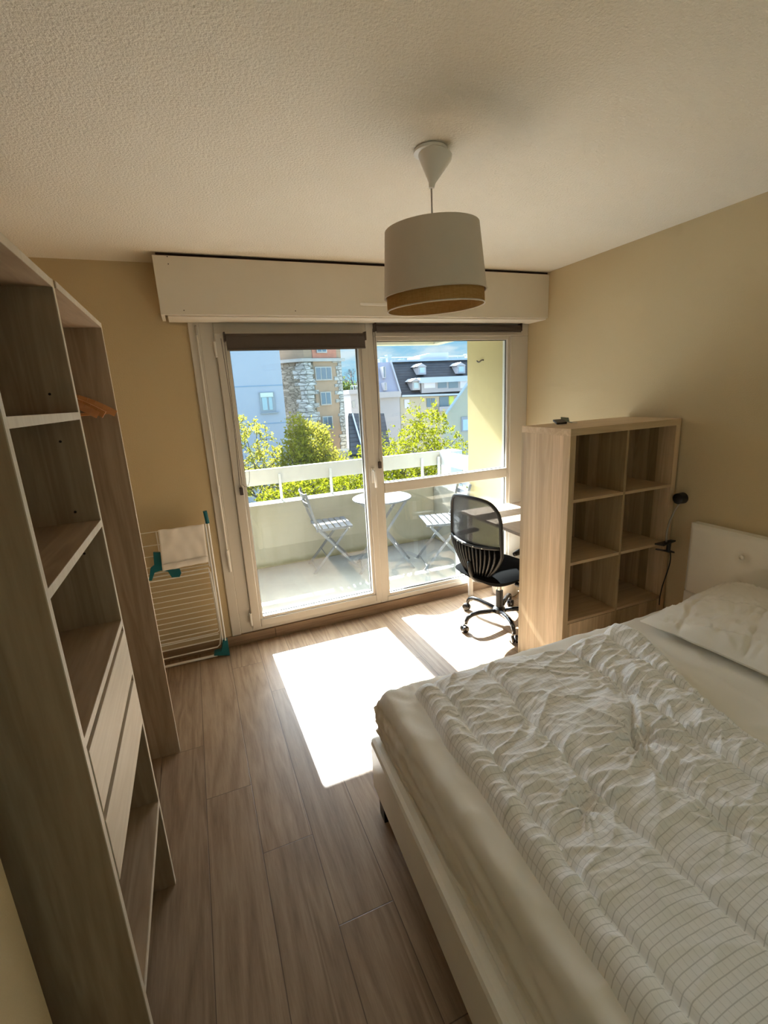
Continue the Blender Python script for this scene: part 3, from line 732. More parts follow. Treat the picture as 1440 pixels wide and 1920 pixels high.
for k in range(13):
    a = -.84 + 1.68 * k / 12
    pts = [back(a * (.70 + .30 * math.sin(PI * .5 * min(1, t / .3))), t, .012) for t in np.linspace(.06, .43, 9)]
    MB().tube(pts, [.004, .0065, .0075, .008, .008, .008, .0075, .006, .004], 8).build('rib', 'black', oc, smooth=True)
MB().tube([back(-.97 + 1.94 * k / 16, .455 - .03 * (1 - (k / 8 - 1) ** 2), .008) for k in range(17)], .011, 8).build('cross_band', 'black', oc, smooth=True)
for a in (-.5, -.2, .25, .5):
    p = back(a, .428, .018); MB().cyl(p, p + Vector((-.004, 0, 0)), .004, 8).build('screw', 'white', oc)
MB().tube(bezier([(-.05, 0, .37), (-.22, 0, .36), (-.30, 0, .42), (-.292, 0, .55)], 10), .017, 10).build('back_support', 'black', oc, smooth=True)
for s in (-1, 1):   # armrests
    MB().tube(bezier([(-.05, .20 * s, .385), (-.05, .31 * s, .37), (-.07, .30 * s, .50), (-.09, .285 * s, .64)], 10), .015, 8).build('arm_post', 'black', oc, smooth=True)
    MB().tube([(-.17, .285 * s, .648), (-.12, .285 * s, .655), (.02, .28 * s, .655), (.06, .28 * s, .645)], [.014, .02, .02, .012], 10).build('arm_pad', 'black', oc, smooth=True)
oc.location = (3.06, -.58, 0); oc.rotation_euler = (0, 0, math.radians(11))

# ------------------------------------------------------------------ bed
XB0, XB1, YB0, YB1 = 1.625, 3.66, -3.30, -1.715
def shear(x, y): return x + .05 * (y + 1.73) * (XB1 - x) / 2.0
def SB(x0, x1, y0, y1, z0, z1):
    mb = MB().box(x0, x1, y0, y1, z0, z1); mb.v = [(shear(x, y), y, z) for x, y, z in mb.v]; return mb
bed = thing('bed', 'double bed with cream padded frame and buttoned headboard', 'bed', (2.6, -2.5, 0))
SB(XB0, XB0 + .055, YB0, YB1, .125, .362).build('foot_rail', 'leather', bed, bevel=.018)
SB(XB0 + .056, XB1, YB1 - .055, YB1, .125, .362).build('side_rail', 'leather', bed, bevel=.018)
SB(XB0 + .056, XB1, YB0, YB0 + .055, .125, .362).build('side_rail', 'leather', bed, bevel=.018)
for y in (YB1 - .075, YB0 + .02):
    for x in (XB0 + .02, XB1 - .16):
        SB(x, x + .055, y, y + .055, 0, .126).build('leg', 'black', bed)
SB(XB0 + .06, XB1 - .01, YB0 + .06, YB1 - .06, .26, .295).build('slat_base', 'oak_dark', bed)
btns = [(y, z) for z in (.78, .64) for y in (-1.81, -2.15, -2.5, -2.85, -3.19)]
def headfront(u, v):
    y = -1.525 - 1.95 * u; z = .50 + .40 * v
    e = min(u * 1.95, 1.95 - u * 1.95, .40 * v + .02, .40 - .40 * v)
    x = 3.655 + .022 * (1 - min(1, e / .03)) ** 2
    for by, bz in btns:
        r = math.hypot(y - by, z - bz); x += .016 * math.exp(-(r / .030) ** 2) + .005 * math.exp(-abs(r) / .07)
    return (x, y, z)
hbm = MB().grid(headfront, 200, 48)
hbm.box(3.676, 3.728, -3.475, -1.525, .50, .90)
hb_ = hbm.build('headboard', 'leather', bed, smooth='angle')
B(3.664, 3.728, -3.475, -1.525, .08, .496).build('headboard_base', 'leather', bed, bevel=.012)
for y, z in btns:
    MB().lathe([(.0, -.006), (.009, -.004), (.0125, .0), (.0125, .003)], (3.664, y, z), 16, rot=Matrix.Rotation(PI / 2, 3, 'Y')).build('button', 'leather', hb_, smooth=True)

# mattress with fitted sheet
MZ0, MZ1 = .297, .575
mt = thing('mattress', 'mattress in a wrinkled cream fitted sheet on the bed', 'mattress', (2.6, -2.5, MZ0))
mx0, mx1, my0, my1 = 1.668, 3.645, -3.235, -1.745
def mat_surf(u, v):
    """closed-over-the-top surface: u, v in -1..1 with the rim folded down the sides"""
    def f(p, a, b):
        L = b - a; side = .29; tot = L + 2 * side; d = p * tot - side
        return d, L
    du, Lu = f(u, mx0, mx1); dv, Lv = f(v, my0, my1)
    r = .038
    def prof(d, L):
        # returns (pos along, drop)
        if 0 <= d <= L:
            e = min(d, L - d)
            return d, 0.0
        ov = -d if d < 0 else d - L
        return (0.0 if d < 0 else L), ov
    px, ox = prof(du, Lu); py, oy = prof(dv, Lv)
    drop = max(ox, oy)
    e = min(max(px, 0), Lu - px); e2 = min(max(py, 0), Lv - py)
    def rnd(ed): return r - math.sqrt(max(0, r * r - max(0, r - ed) ** 2)) if ed < r else 0
    z = MZ1
    x, y = mx0 + px, my0 + py
    if drop <= 0:
        z -= min(r, rnd(e) + rnd(e2)) * .9
    else:
        z -= r * .9 + drop * (1 - .05)
        z = max(z, MZ0 + .045)
        b = .012 * math.sin(PI * min(1, drop / .2))
        if ox > 0: x += (-b if du < 0 else b)
        if oy > 0: y += (-b if dv < 0 else b)
    # wrinkles
    P = Vector((x, y, z))
    if drop > 0:
        w = noise.noise(Vector((x * 3, y * 4 + z * 4, z * 30 - y * 4))) * .013 + (1 - abs(noise.noise(Vector((x * 9, y * 9 + z * 22, z * 34 - y * 14))))) ** 4 * .010 * math.exp(-((y - my1) / .55) ** 2)
        k = min(1, drop / .03)
        if ox > 0: x += (w if du > 0 else -w) * k
        if oy > 0: y += w * k
    else:
        corner = math.exp(-((x - mx0) ** 2 + (y - my1) ** 2) / .06)
        w1_ = noise.noise(Vector((x * 3.5, y * 3.0, 4.2))) * .008 + (1 - abs(noise.noise(Vector((x * 9 + y * 3, y * 6 - x * 5, 1.7))))) ** 5 * .007
        w2_ = (1 - abs(noise.noise(Vector((x * 5 - y * 4, (y + x) * 15, 9.1))))) ** 3 * .010 * corner
        z += w1_ + w2_
    return (x + .012 * (y + 1.73), y, z)
MB().grid(mat_surf, 230, 190).build('fitted_sheet', 'sheet', mt, smooth=True)
SB(mx0 + .005, mx1 - .01, my0 + .01, my1 - .01, MZ0, MZ0 + .05).build('mattress_edge', 'leather', mt, bevel=.012)

# duvet
DX0, DX1, DY1, DY0 = 1.775, 2.775, -1.835, -3.235
def smooth(a, b, x):
    t = max(0, min(1, (x - a) / (b - a))); return t * t * (3 - 2 * t)
def seam_u(k, v):
    if k == 0: return .085 + .008 * math.sin(v * 5)
    if k == 1: return .292 + .012 * math.sin(v * 6 + 1)
    if k == 2: return .485 + .20 * (1 - smooth(.34, .60, v))      # runs into the next seam higher up
    if k == 3: return .690 + .012 * math.sin(v * 5)
    return .900 - .10 * v
pins = [(.545, .555, 1.15), (.30, .30, .35), (.22, .66, .75), (.69, .34, .6), (.48, .86, .4), (.69, .62, .4), (.485, .70, .45)]
def rid(v, p=5): return (1 - min(1, abs(v) * 1.15)) ** p
def duvet_h(u, v, Lu):
    """height above the mattress u metres from the foot edge, v metres from the far edge (v grows towards the camera)"""
    N = noise.noise
    wb = .008 * N(Vector((u * 3, v * 7, .5)))
    d_ = sorted((abs(u - seam_u(k, v) - wb), k) for k in range(5))
    ds, kd = d_[0]
    t = min(1, ds / .095)
    deep = 1.0
    if kd == 2: deep = .35 + .65 * smooth(.30, .42, v)
    h = .042 + .023 * (1 - (1 - t) ** 2.2) * (.55 + .45 * deep) * (1 - .5 * smooth(.5, 1.1, v))
    h += .016 * N(Vector((u * 2.6, v * 1.9, 7.7))) + .006 * N(Vector((u * 6, v * 5, 2.2)))
    calm = .22 + .78 * smooth(1.15, .55, v) if v > .2 else .75
    calm = .22 + .78 * (1 - smooth(.60, 1.10, v))
    near = math.exp(-ds / .085)
    warp = .25 * N(Vector((u * 3.1, v * 3.1, 21)))
    h += calm * .013 * (.35 + .65 * near) * (rid(N(Vector((u * 4.2 + 1.5 * warp, v * 15 + u * 4 + 3 * warp, 1.1)))) - .22)
    h += calm * .008 * (rid(N(Vector((u * 6.5 - v * 3, v * 19 - u * 6 + 4 * warp, 5.5)))) - .22)
    h += calm * .0042 * near * (rid(N(Vector((u * 13, v * 46, 8.5))), 3) - .3)
    h += calm * .0035 * (rid(N(Vector((u * 15 + v * 9, v * 24 - u * 12, 15.5))), 4) - .25)
    for pu, pv, k in pins:
        du, dv = u - pu, v - pv; r = math.hypot(du, dv)
        if r > .5: continue
        th = math.atan2(dv, du)
        h -= .026 * k * math.exp(-(r / .030) ** 2) + .012 * k * math.exp(-r / .08)
        h += .022 * k * math.exp(-r / .12) * min(1, r / .035) * (rid(N(Vector((math.cos(th) * 2.6, math.sin(th) * 2.6, pu * 9 + r * 1.5))), 4) - .25)
    # valley that links the two seams
    h -= .016 * deep * math.exp(-(ds / .009) ** 2)
    h += .030 * math.exp(-((u - .97) / .12) ** 2 - ((v - .10) / .16) ** 2) + .016 * math.exp(-((u - .85) / .10) ** 2 - ((v - .33) / .06) ** 2)
    return max(h, .014)
def duvet():
    Lv = DY1 - DY0
    nu, nv = 225, 330
    us = np.concatenate([np.linspace(0, .03, 9)[:-1], np.linspace(.03, .96, nu - 16), np.linspace(.96, 1, 9)[1:]])
    vs = np.concatenate([np.linspace(0, .04, 9)[:-1], np.linspace(.04, Lv - .03, nv - 16), np.linspace(Lv - .03, Lv, 9)[1:]])
    V, UV = [], []
    for uu in us:
        for v in vs:
            Lu = 1.0 - .19 * smooth(.05, 1.0, v) + .020 * math.sin(v * 9)
            u = uu * Lu
            h = duvet_h(u, v, Lu)
            def ed(d, r): return math.sqrt(max(0, 1 - (1 - min(1, d / r)) ** 2))
            k = ed(u, .05) * ed(Lu - u, .06) * ed(v, .06) * ed(Lv - v, .05)
            z = MZ1 + .002 + (h + .014 * math.exp(-u / .06)) * k
            x = DX0 + u + .012 * noise.noise(Vector((u * 2, v * 5, 11))) * math.exp(-u / .2) + .018 * noise.noise(Vector((3.3, v * 7, 31))) * smooth(.6, 1, uu)
            y = DY1 - v + .016 * noise.noise(Vector((u * 6, v * 2, 13))) * math.exp(-v / .2) + .025 * math.sin(u * 6.5) * math.exp(-v / .12)
            V.append((x + .055 * (y + 1.83) * (1 - uu * .6), y, z))
            UV.append((u + .007 * noise.noise(Vector((u * 5, v * 5, 41))), v + .009 * noise.noise(Vector((u * 4, v * 6, 51))) + h * .25))
    F = [(i * nv + j, i * nv + j + 1, (i + 1) * nv + j + 1, (i + 1) * nv + j) for i in range(nu - 1) for j in range(nv - 1)]
    mb = MB(); mb.v = V; mb.f = F; mb.uv = UV
    o = mb.build('duvet', 'duvet', smooth=True)
    tag(o, 'white quilted duvet with fine grey grid lines, crumpled on the bed', 'duvet')
duvet()
# pillow
def pillow():
    cxp, cyp, a_, b_ = 3.255, -2.175, .325, .345
    def sf(sign):
        def f(u, v):
            a, b = u * 2 - 1, v * 2 - 1
            t = max(0, (1 - abs(a) ** 2.4)) ** .55 * max(0, (1 - abs(b) ** 2.4)) ** .55
            x = a * a_ * (1 - .07 * (1 - b * b) * abs(a) ** 3) ; y = b * b_ * (1 - .07 * (1 - a * a) * abs(b) ** 3)
            x += .010 * noise.noise(Vector((a * 2, b * 3, 4))); y += .010 * noise.noise(Vector((a * 3, b * 2, 9)))
            h = .098 * t
            if sign > 0:
                ql = min(abs(math.sin((a + b * .25) * 4.4)), abs(math.sin((b - a * .2) * 4.4)))
                h -= .010 * math.exp(-(ql / .09) ** 2) * min(1, t * 3)
                h += .012 * noise.noise(Vector((a * 2.2, b * 2.2, 1))) * min(1, t * 2)
                h += .009 * (rid(noise.noise(Vector((a * 4 + b * 2, b * 10 - a * 4, 3))), 4) - .3) * min(1, t * 2.5)
                z = h
            else: z = -.035 * t ** .7
            rz = math.radians(4); lift = .045 * (x / a_ + 1) * .5
            return (cxp + x * math.cos(rz) - y * math.sin(rz), cyp + x * math.sin(rz) + y * math.cos(rz), MZ1 + .050 + z + lift)
        return f
    mb = MB().grid(sf(1), 70, 70).grid(lambda u, v: sf(-1)(v, u), 40, 40)
    tag(mb.build('pillow', 'pillow', smooth=True), 'white quilted pillow at the headboard end of the bed', 'pillow')
pillow()

# ================================================================== outside
M['blue_wall'] = plain('pale_blue_render', (0.36, 0.335, 0.36), 0.9, var=0.04, scale=0.6)
M['ext_white'] = plain('exterior_white', (0.265, 0.25, 0.255), 0.7, var=0.03, scale=1)
M['ext_glass'] = plain('dark_window_glass', (0.10, 0.12, 0.14), 0.12, spec=0.7)
M['pale_glass'] = plain('curtained_window_glass', (0.30, 0.36, 0.37), 0.15, spec=0.7)
M['seam'] = plain('blue_grey_joint', (0.20, 0.25, 0.32), 0.9)
M['ochre'] = plain('ochre_plaster', (0.30, 0.20, 0.125), 0.95, var=0.25, scale=0.9)
M['redplaster'] = plain('flaking_red_plaster', (0.40, 0.16, 0.10), 0.95, var=0.35, scale=1.8)
def rubble(name, c0, c1, sx, sz):
    m, n = newmat(name); o = n.obj()
    v = n.scaled(o, sx, sx, sz)
    vo = n('ShaderNodeTexVoronoi', {'Vector': v, 'Scale': 1.0}, feature='DISTANCE_TO_EDGE').outputs['Distance']
    cc = n('ShaderNodeTexVoronoi', {'Vector': v, 'Scale': 1.0})
    k = n.xyz(cc.outputs['Color'])[0]
    c = n.mix(n.math('MULTIPLY', k, n.noise(o, 3.0)), c0, c1)
    c = n.mix(n.rng(vo, 0.0, 0.10), tuple(x * .45 for x in c0), c)
    n.out(n.bsdf(c, 0.95, 0, 0.1, n.bump(vo, 0.6, 0.08))); return m
M['rubble'] = rubble('grey_rubble_stone', (0.17, 0.14, 0.105), (0.42, 0.36, 0.28), 1.6, 4.0)
M['quoin'] = rubble('pale_quoin_stone', (0.30, 0.28, 0.245), (0.62, 0.59, 0.54), 1.4, 3.2)
M['stone_trim'] = plain('grey_stone_trim', (0.34, 0.31, 0.27), 0.9, var=0.15, scale=2)
M['lilac'] = plain('lilac_grey_render', (0.21, 0.20, 0.235), 0.9, var=0.05, scale=0.7)
M['cream_wall'] = plain('cream_render', (0.36, 0.315, 0.235), 0.9, var=0.05, scale=0.7)
M['zinc'] = plain('zinc_sheet', (0.30, 0.34, 0.38), 0.5, var=0.06, scale=1)
M['pale_box'] = plain('pale_lilac_panel', (0.44, 0.43, 0.47), 0.7, var=0.04, scale=1)
M['lime_panel'] = plain('lime_green_panel', (0.42, 0.48, 0.08), 0.7)
def tiles(name, c0, c1, pitch):
    m, n = newmat(name); o = n.obj(); x, y, z = n.xyz(o)
    f = n.math('FRACT', n.math('MULTIPLY', z, 1.0 / pitch))
    k = n.noise(n.scaled(o, 1.4, 1.4, 1.4), 1.0, 4.0)
    c = n.mix(k, c0, c1); c = n.mix(n.rng(f, 0.0, 0.25), tuple(v * .45 for v in c0), c)
    n.out(n.bsdf(c, 0.85, 0, 0.1, n.bump(f, 0.5, 0.05))); return m
M['slate'] = tiles('dark_roof_tiles', (0.022, 0.022, 0.024), (0.060, 0.060, 0.064), 0.34)
M['street'] = plain('grey_street', (0.16, 0.16, 0.155), 0.95, var=0.2, scale=0.3)
M['grass'] = plain('green_verge', (0.10, 0.16, 0.04), 0.95, var=0.3, scale=0.8)
M['bark'] = plain('dark_bark', (0.055, 0.043, 0.032), 0.95, var=0.3, scale=6)
def leafmat(name, c):
    m, n = newmat(name); o = n.obj()
    k = n.noise(o, 2.2, 3.0)
    col = n.mix(k, tuple(x * .6 for x in c), tuple(min(1, x * 1.35) for x in c))
    a = n('ShaderNodeBsdfDiffuse', {'Color': col}).outputs[0]; b = n('ShaderNodeBsdfTranslucent', {'Color': col}).outputs[0]
    n.out(n('ShaderNodeMixShader', {0: 0.5, 1: a, 2: b}).outputs[0]); return m
M['leaf_a'] = leafmat('spring_leaf', (0.125, 0.128, 0.006))
M['leaf_b'] = leafmat('yellow_green_leaf', (0.20, 0.178, 0.02))
M['leaf_c'] = leafmat('far_green_leaf', (0.06, 0.08, 0.02))

ZG = -9.5
struct(B(-60, 90, 2.5, 140, ZG - .3, ZG).build('ground', 'street'), 'street level far below the balcony', 'ground')

# blue apartment block
bb = thing('blue_apartment_block', 'pale blue rendered apartment block at left of the view', 'building', (at(480, 800, 30).x, 30, ZG))
pr = at(535, 770, 30).x
B(pr - 14, pr, 30, 42, ZG, 7.6).build('wall', 'blue_wall', bb)
for py in (723, 794.5):
    z = at(500, py, 30).z; B(pr - 14, pr, 29.985, 30.0, z - .03, z + .03).build('panel_joint', 'seam', bb)
a, b = at(488, 737, 30), at(516, 770, 30)
wn = B(a.x - .1, b.x + .05, 29.93, 30.0, b.z - .08, a.z + .05).build('window', 'ext_white', bb)
mx = (a.x + b.x) / 2
for x0, x1 in ((a.x + .05, mx - .06), (mx + .06, b.x - .15)):
    B(x0, x1, 29.91, 29.935, b.z + .08, a.z - .30).build('pane', 'pale_glass', wn)
B(a.x - .02, b.x - .05, 29.90, 29.94, a.z - .28, a.z).build('rolled_shutter', plain('cream_shutter', (.56, .53, .44), .8), wn)
B(a.x - .15, b.x + .2, 29.85, 30.0, b.z - .16, b.z - .08).build('sill', 'ext_white', wn)

# old stone tower
YT = 42
tw = thing('stone_tower', 'old square tower with rubble stone corners and ochre plaster', 'tower', (at(600, 700, YT).x, YT + 3, ZG))
C0 = at(572, 700, YT); C0.z = 0; R0 = at(644, 740, YT + .8); R0.z = 0
rv = (R0 - C0).normalized(); lv = Vector((-rv.y, rv.x, 0)); W = (R0 - C0).length
lv = (lv + rv * -.9).normalized()          # the left face turns away from us
Lp = C0 + lv * 7; Bp = R0 + lv * 7
zc = at(575, 678, YT).z                    # cornice
def zz(p, z): return Vector((p.x, p.y, z))
MB().prism([zz(C0, ZG), zz(R0, ZG), zz(Bp, ZG), zz(Lp, ZG)], (0, 0, zc - ZG)).build('wall', 'rubble', tw)
MB().prism([zz(C0 + rv * .9, ZG) + Vector((0, -.06, 0)), zz(R0 - rv * .45, ZG) + Vector((0, -.06, 0)), zz(R0 - rv * .45, ZG) + lv * .2, zz(C0 + rv * .9, ZG) + lv * .2], (0, 0, zc - ZG)).build('plaster_face', 'ochre', tw, label='ochre plaster face')
random.seed(3)
def quoins(P0, d0, d1, zlo, zhi, nm):
    mb = MB(); z = zlo; k = 0
    while z < zhi:
        h = random.uniform(.28, .45); l0 = random.uniform(.5, 1.25); l1 = random.uniform(.5, 1.2)
        if d0 is not None:
            p = zz(P0, z); q = p + d0 * l0
            mb.prism([p + Vector((-.05, -.12, 0)), q + Vector((0, -.12, 0)), q + lv * .2, p + lv * .2], (0, 0, min(h, zhi - z) - .04))
        if d1 is not None:
            p = zz(P0, z); q = p + d1 * l1
            mb.prism([p + Vector((-.06, -.1, 0)), p + Vector((.1, .1, 0)), q + Vector((.1, .1, 0)), q + Vector((-.06, -.05, 0))], (0, 0, min(h, zhi - z) - .04))
        z += h
    mb.build(nm, 'quoin', tw, label='pale rough corner stones')
quoins(C0, rv, lv, at(575, 900, YT).z, zc, 'corner_stones')
quoins(R0, -rv * .8, None, at(575, 900, YT).z, zc, 'corner_stones')
cn = [C0 - rv * .25 + Vector((0, -.25, 0)), R0 + rv * .35 + Vector((0, -.25, 0)), Bp + rv * .3, Lp - rv * .3]
MB().prism([zz(p, zc) for p in cn], (0, 0, .28)).build('cornice', 'stone_trim', tw)
MB().prism([zz(C0, zc + .28), zz(R0, zc + .28), zz(Bp, zc + .28), zz(Lp, zc + .28)], (0, 0, 2.2)).build('upper_wall', 'ochre', tw)
MB().prism([zz(C0 + rv * .9, zc + .3) + Vector((0, -.06, 0)), zz(R0 - rv * .5, zc + .3) + Vector((0, -.06, 0)), zz(R0 - rv * .5, zc + .3) + lv * .1, zz(C0 + rv * .9, zc + .3) + lv * .1], (0, 0, 2.1)).build('red_panel', 'redplaster', tw, label='flaking red plaster')
MB().prism([zz(Lp, zc + 2.5) - rv * .6, zz(C0, zc + 2.5) + Vector((-.4, -.5, 0)), zz(R0, zc + 2.5) + Vector((.5, -.4, 0)), zz(Bp, zc + 2.5) + rv * .5], (0, 0, .3)).build('roof', 'slate', tw)
def facade_pt(px, py):
    """where the pixel's ray meets the tower's right face"""
    d = FWD + RIGHT * ((px - 720) / FPX) + UP * ((960 - py) / FPX); nrm = Vector((rv.y, -rv.x, 0))
    return CAM + d * ((C0 - CAM).dot(nrm) / d.dot(nrm))
nf = Vector((rv.y, -rv.x, 0))
for x0, y0, x1, y1, k in ((589, 688, 622, 713, 3), (599, 735, 621, 759, 2), (603, 781, 624, 805, 2), (592, 650, 612, 662, 2)):
    a, b = facade_pt(x0, y0), facade_pt(x1, y1); w_ = (zz(b, 0) - zz(a, 0)).length; z1_, z0_ = a.z, b.z
    fr_ = MB().prism([zz(a, z0_) + nf * .05, zz(a, z0_) + rv * w_ + nf * .05, zz(a, z0_) + rv * w_ + nf * .16, zz(a, z0_) + nf * .16][::-1], (0, 0, z1_ - z0_)).build('window', 'stone_trim', tw)
    for i in range(k):
        p = zz(a, z0_ + .12) + rv * (.10 + (w_ - .10) * i / k); pw = (w_ - .10) / k - .10
        MB().prism([p + nf * .15, p + rv * pw + nf * .15, p + rv * pw + nf * .18, p + nf * .18][::-1], (0, 0, z1_ - z0_ - .22)).build('pane', 'ext_glass', fr_)
p = C0 + lv * 3.2; z_ = at(555, 764, YT + 2).z
MB().prism([zz(p, z_) + Vector((-.1, -.15, 0)), zz(p + lv * .7, z_) + Vector((-.1, -.15, 0)), zz(p + lv * .7, z_) + Vector((.2, .2, 0)), zz(p, z_) + Vector((.2, .2, 0))], (0, 0, .55)).build('slit_window', 'ext_glass', tw)

# white flat-roofed house and slate roof between tower and mullion
def pxbox(x0, y0, x1, y1, Y, dep, name, m, par, zlo=None, **kw):
    a, b = at(x0, y0, Y), at(x1, y1, Y)
    return B(min(a.x, b.x), max(a.x, b.x), Y, Y + dep, b.z if zlo is None else zlo, a.z).build(name, m, par, **kw)
wh = thing('white_house', 'white flat-roofed house beside the tower', 'house', (at(670, 750, 50).x, 50, ZG))
pxbox(657, 737, 692, 780, 50, 8, 'wall', 'ext_white', wh, zlo=ZG)
pxbox(654, 731, 694, 737, 49.6, 8.6, 'roof_edge', 'ext_white', wh)
wq = pxbox(660, 752, 666, 764, 49.93, .1, 'window', 'ext_glass', wh)
rr = MB()
for k in range(7):
    p = at(658 + 5 * k, 731, 50.5); rr.cyl((p.x, 50.5, p.z), (p.x, 50.5, p.z + .45), .03, 6)
p0, p1 = at(658, 731, 50.5), at(690, 731, 50.5); rr.cyl((p0.x, 50.5, p0.z + .45), (p1.x, 50.5, p0.z + .45), .03, 6)
rr.build('roof_railing', 'zinc', wh)
sr = thing('slate_roofed_house', 'low house with dark slate roof beside the tower', 'house', (at(670, 810, 40).x, 42, ZG))
r0, r1, r2, r3 = at(654, 775, 41), at(720, 775, 41), at(735, 852, 36), at(657, 852, 36)
MB().prism([r0, r1, r2, r3], (0, .3, -.3)).build('roof', 'slate', sr)
B(r3.x + .3, r2.x - .3, 36.6, 41, ZG, r3.z).build('wall', 'cream_wall', sr)
rg = at(658, 777, 43.5)
MB().bar(at(661, 777, 40.6), at(681, 846, 36.3), .18, .12).build('verge_strip', 'zinc', sr)

# long building with dark roof and dormers
YD = 52
lb = thing('dormer_building', 'long cream building with dark tiled roof and white dormers', 'building', (at(800, 740, YD).x, YD + 3, ZG))
e0, e1 = at(751, 741, YD), at(990, 734, YD); g0, g1 = at(733, 679, YD + 4.5), at(985, 671, YD + 4.5)
B(e0.x, e1.x, YD + .2, YD + 9, ZG, e0.z).build('wall', 'cream_wall', lb)
MB().prism([e0 + Vector((0, -.3, 0)), e1 + Vector((0, -.3, 0)), g1, g0], (0, .25, -.25)).build('roof', 'slate', lb)
MB().bar(g0 + Vector((0, -.1, .1)), g1 + Vector((0, -.1, .1)), .25, .35).build('ridge', 'zinc', lb)
MB().bar(e0 + Vector((0, -.4, -.1)), e1 + Vector((0, -.4, -.1)), .22, .22).build('gutter', 'zinc', lb)
# gable end, lilac, set slightly forward on the left
q0, q1, q2, q3 = at(700, 738, YD - .4), at(750, 738, YD - .4), at(732, 679, YD + 2.0), at(700, 680, YD + 2.0)
MB().prism([q0, q1, q2, q3], (0, 3.5, 0)).build('gable_wall', 'lilac', lb, label='lilac grey rendered end')
MB().bar(q1 + Vector((0, -.1, 0)), q2 + Vector((0, -.1, 0)), .3, .2).build('verge_strip', 'ext_white', lb)
pxbox(698, 736, 752, 744, YD - .9, 2.0, 'ledge', 'ext_white', lb)
pxbox(700, 744, 751, 790, YD - .3, 4, 'lower_wall', 'ext_white', lb, zlo=ZG)
for x0, y0, x1, y1, Y in ((719, 687, 724, 709, YD + .2), (721, 717, 726, 732, YD - .8)):
    f_ = pxbox(x0, y0, x1, y1, Y, 1.6, 'window', 'ext_white', lb)
    pxbox(x0, y0 + 1, x1 - 2, y1 - 2, Y - .03, .05, 'pane', 'ext_glass', f_)
def roofY(py):   # depth of the roof plane at a pixel row
    t = (738 - py) / (738 - 675); return YD + 4.5 * max(0, min(1, t))
for cx_, y0, y1, hw in ((791, 681, 702, 8), (864.5, 679, 700, 8), (780, 709, 731, 8)):
    Y = roofY(y1) - .7
    d_ = pxbox(cx_ - hw + 1, y0 + 5, cx_ + hw, y1, Y, 3.0, 'dormer', 'ext_white', lb)
    a, b, c = at(cx_ - hw - 1, y0 + 6, Y - .25), at(cx_, y0, Y - .25), at(cx_ + hw + 1.5, y0 + 6, Y - .25)
    MB().prism([a, c, b], (0, 3.0, 0)).build('dormer_roof', 'ext_white', d_)
    pxbox(cx_ - hw + 4, y0 + 8, cx_ + hw - 3, y1 - 3, Y - .04, .06, 'dormer_pane', 'pale_glass', d_)
Y = roofY(731) - .8
ld = pxbox(790, 713, 905, 731, Y, 3.0, 'long_dormer', 'ext_white', lb)
pxbox(788, 708, 907, 713, Y - .5, 4.0, 'flat_roof', 'zinc', ld)
for x0, x1, m_ in ((795, 816, 'pale_box'), (821, 838, 'ext_glass'), (841, 859, 'ext_glass'), (863, 880, 'pale_box')):
    pxbox(x0, 714, x1, 727, Y - .04, .06, 'glazing', m_, ld)
for x0, y0, x1, y1, m_ in ((800, 747, 808, 763, 'ext_glass'), (809, 747, 816, 763, 'ext_glass'), (824, 744, 841, 764, 'ext_glass'), (842, 743, 851, 758, 'lime_panel'), (758, 749, 768, 765, 'pale_box')):
    pxbox(x0, y0, x1, y1, YD + .12, .12, 'window', m_, lb)
pxbox(824, 763, 852, 769, YD - .8, 1.0, 'balcony_front', 'ext_white', lb)
tb = at(786, 675, YD + 5); tb1 = at(840, 661, YD + 5)
MB().prism([at(786, 676, YD + 5), at(841, 676, YD + 5), at(840.5, 661, YD + 5), at(806, 662, YD + 5), at(787, 667, YD + 5)], (0, 4, 0)).build('roof_plant_room', 'pale_box', lb)
for x0, y0, x1, y1 in ((727, 666, 734, 680), (712, 674, 717, 682), (752, 674, 757, 682), (876, 664, 882, 676)):
    ch = pxbox(x0, y0, x1, y1, YD + 5, .7, 'chimney', 'zinc', lb)
    pxbox(x0 - 1, y0 - 1, x1 + 1, y0 + .5, YD + 4.9, .9, 'chimney_cap', 'zinc', ch)
ar = MB(); p0, p1 = at(712, 671, YD + 5.5), at(885, 667, YD + 5.5); ar.cyl(p0, p1, .05, 6)
for px in (712, 740, 757, 858, 885):
    p = at(px, 671 - (px - 712) * .023, YD + 5.5); ar.cyl(p, p + Vector((0, 0, -.8)), .05, 6)
ar.build('roof_guard_rail', 'zinc', lb)

# yellow gabled house at the right
yg = thing('yellow_gabled_house', 'pale yellow gabled house at right behind the tree', 'house', (at(880, 760, 34).x, 36, ZG))
g = [at(830, 780, 34), at(885, 703, 34), at(945, 780, 34)]
gd = (zz(g[1], 0) - zz(CAM, 0)).normalized(); gd = (gd + Vector((.22, 0, 0))).normalized()
MB().prism([zz(g[0], ZG), zz(g[2], ZG), g[2], g[1], g[0]], gd * 8).build('wall', 'cream_wall', yg)
for a, b in ((g[0], g[1]), (g[1], g[2])):
    MB().prism([a + Vector((0, -.4, 0)), b + Vector((0, -.4, 0)), b + Vector((0, -.4, .25)), a + Vector((0, -.4, .25))], gd * 8.8).build('roof_slope', 'zinc', yg)
f_ = pxbox(865, 782, 882, 808, 33.93, .1, 'window', 'ext_white', yg)
pxbox(868, 787, 880, 806, 33.90, .05, 'shutter', plain('pale_blue_shutter', (.33, .42, .58), .6), f_)

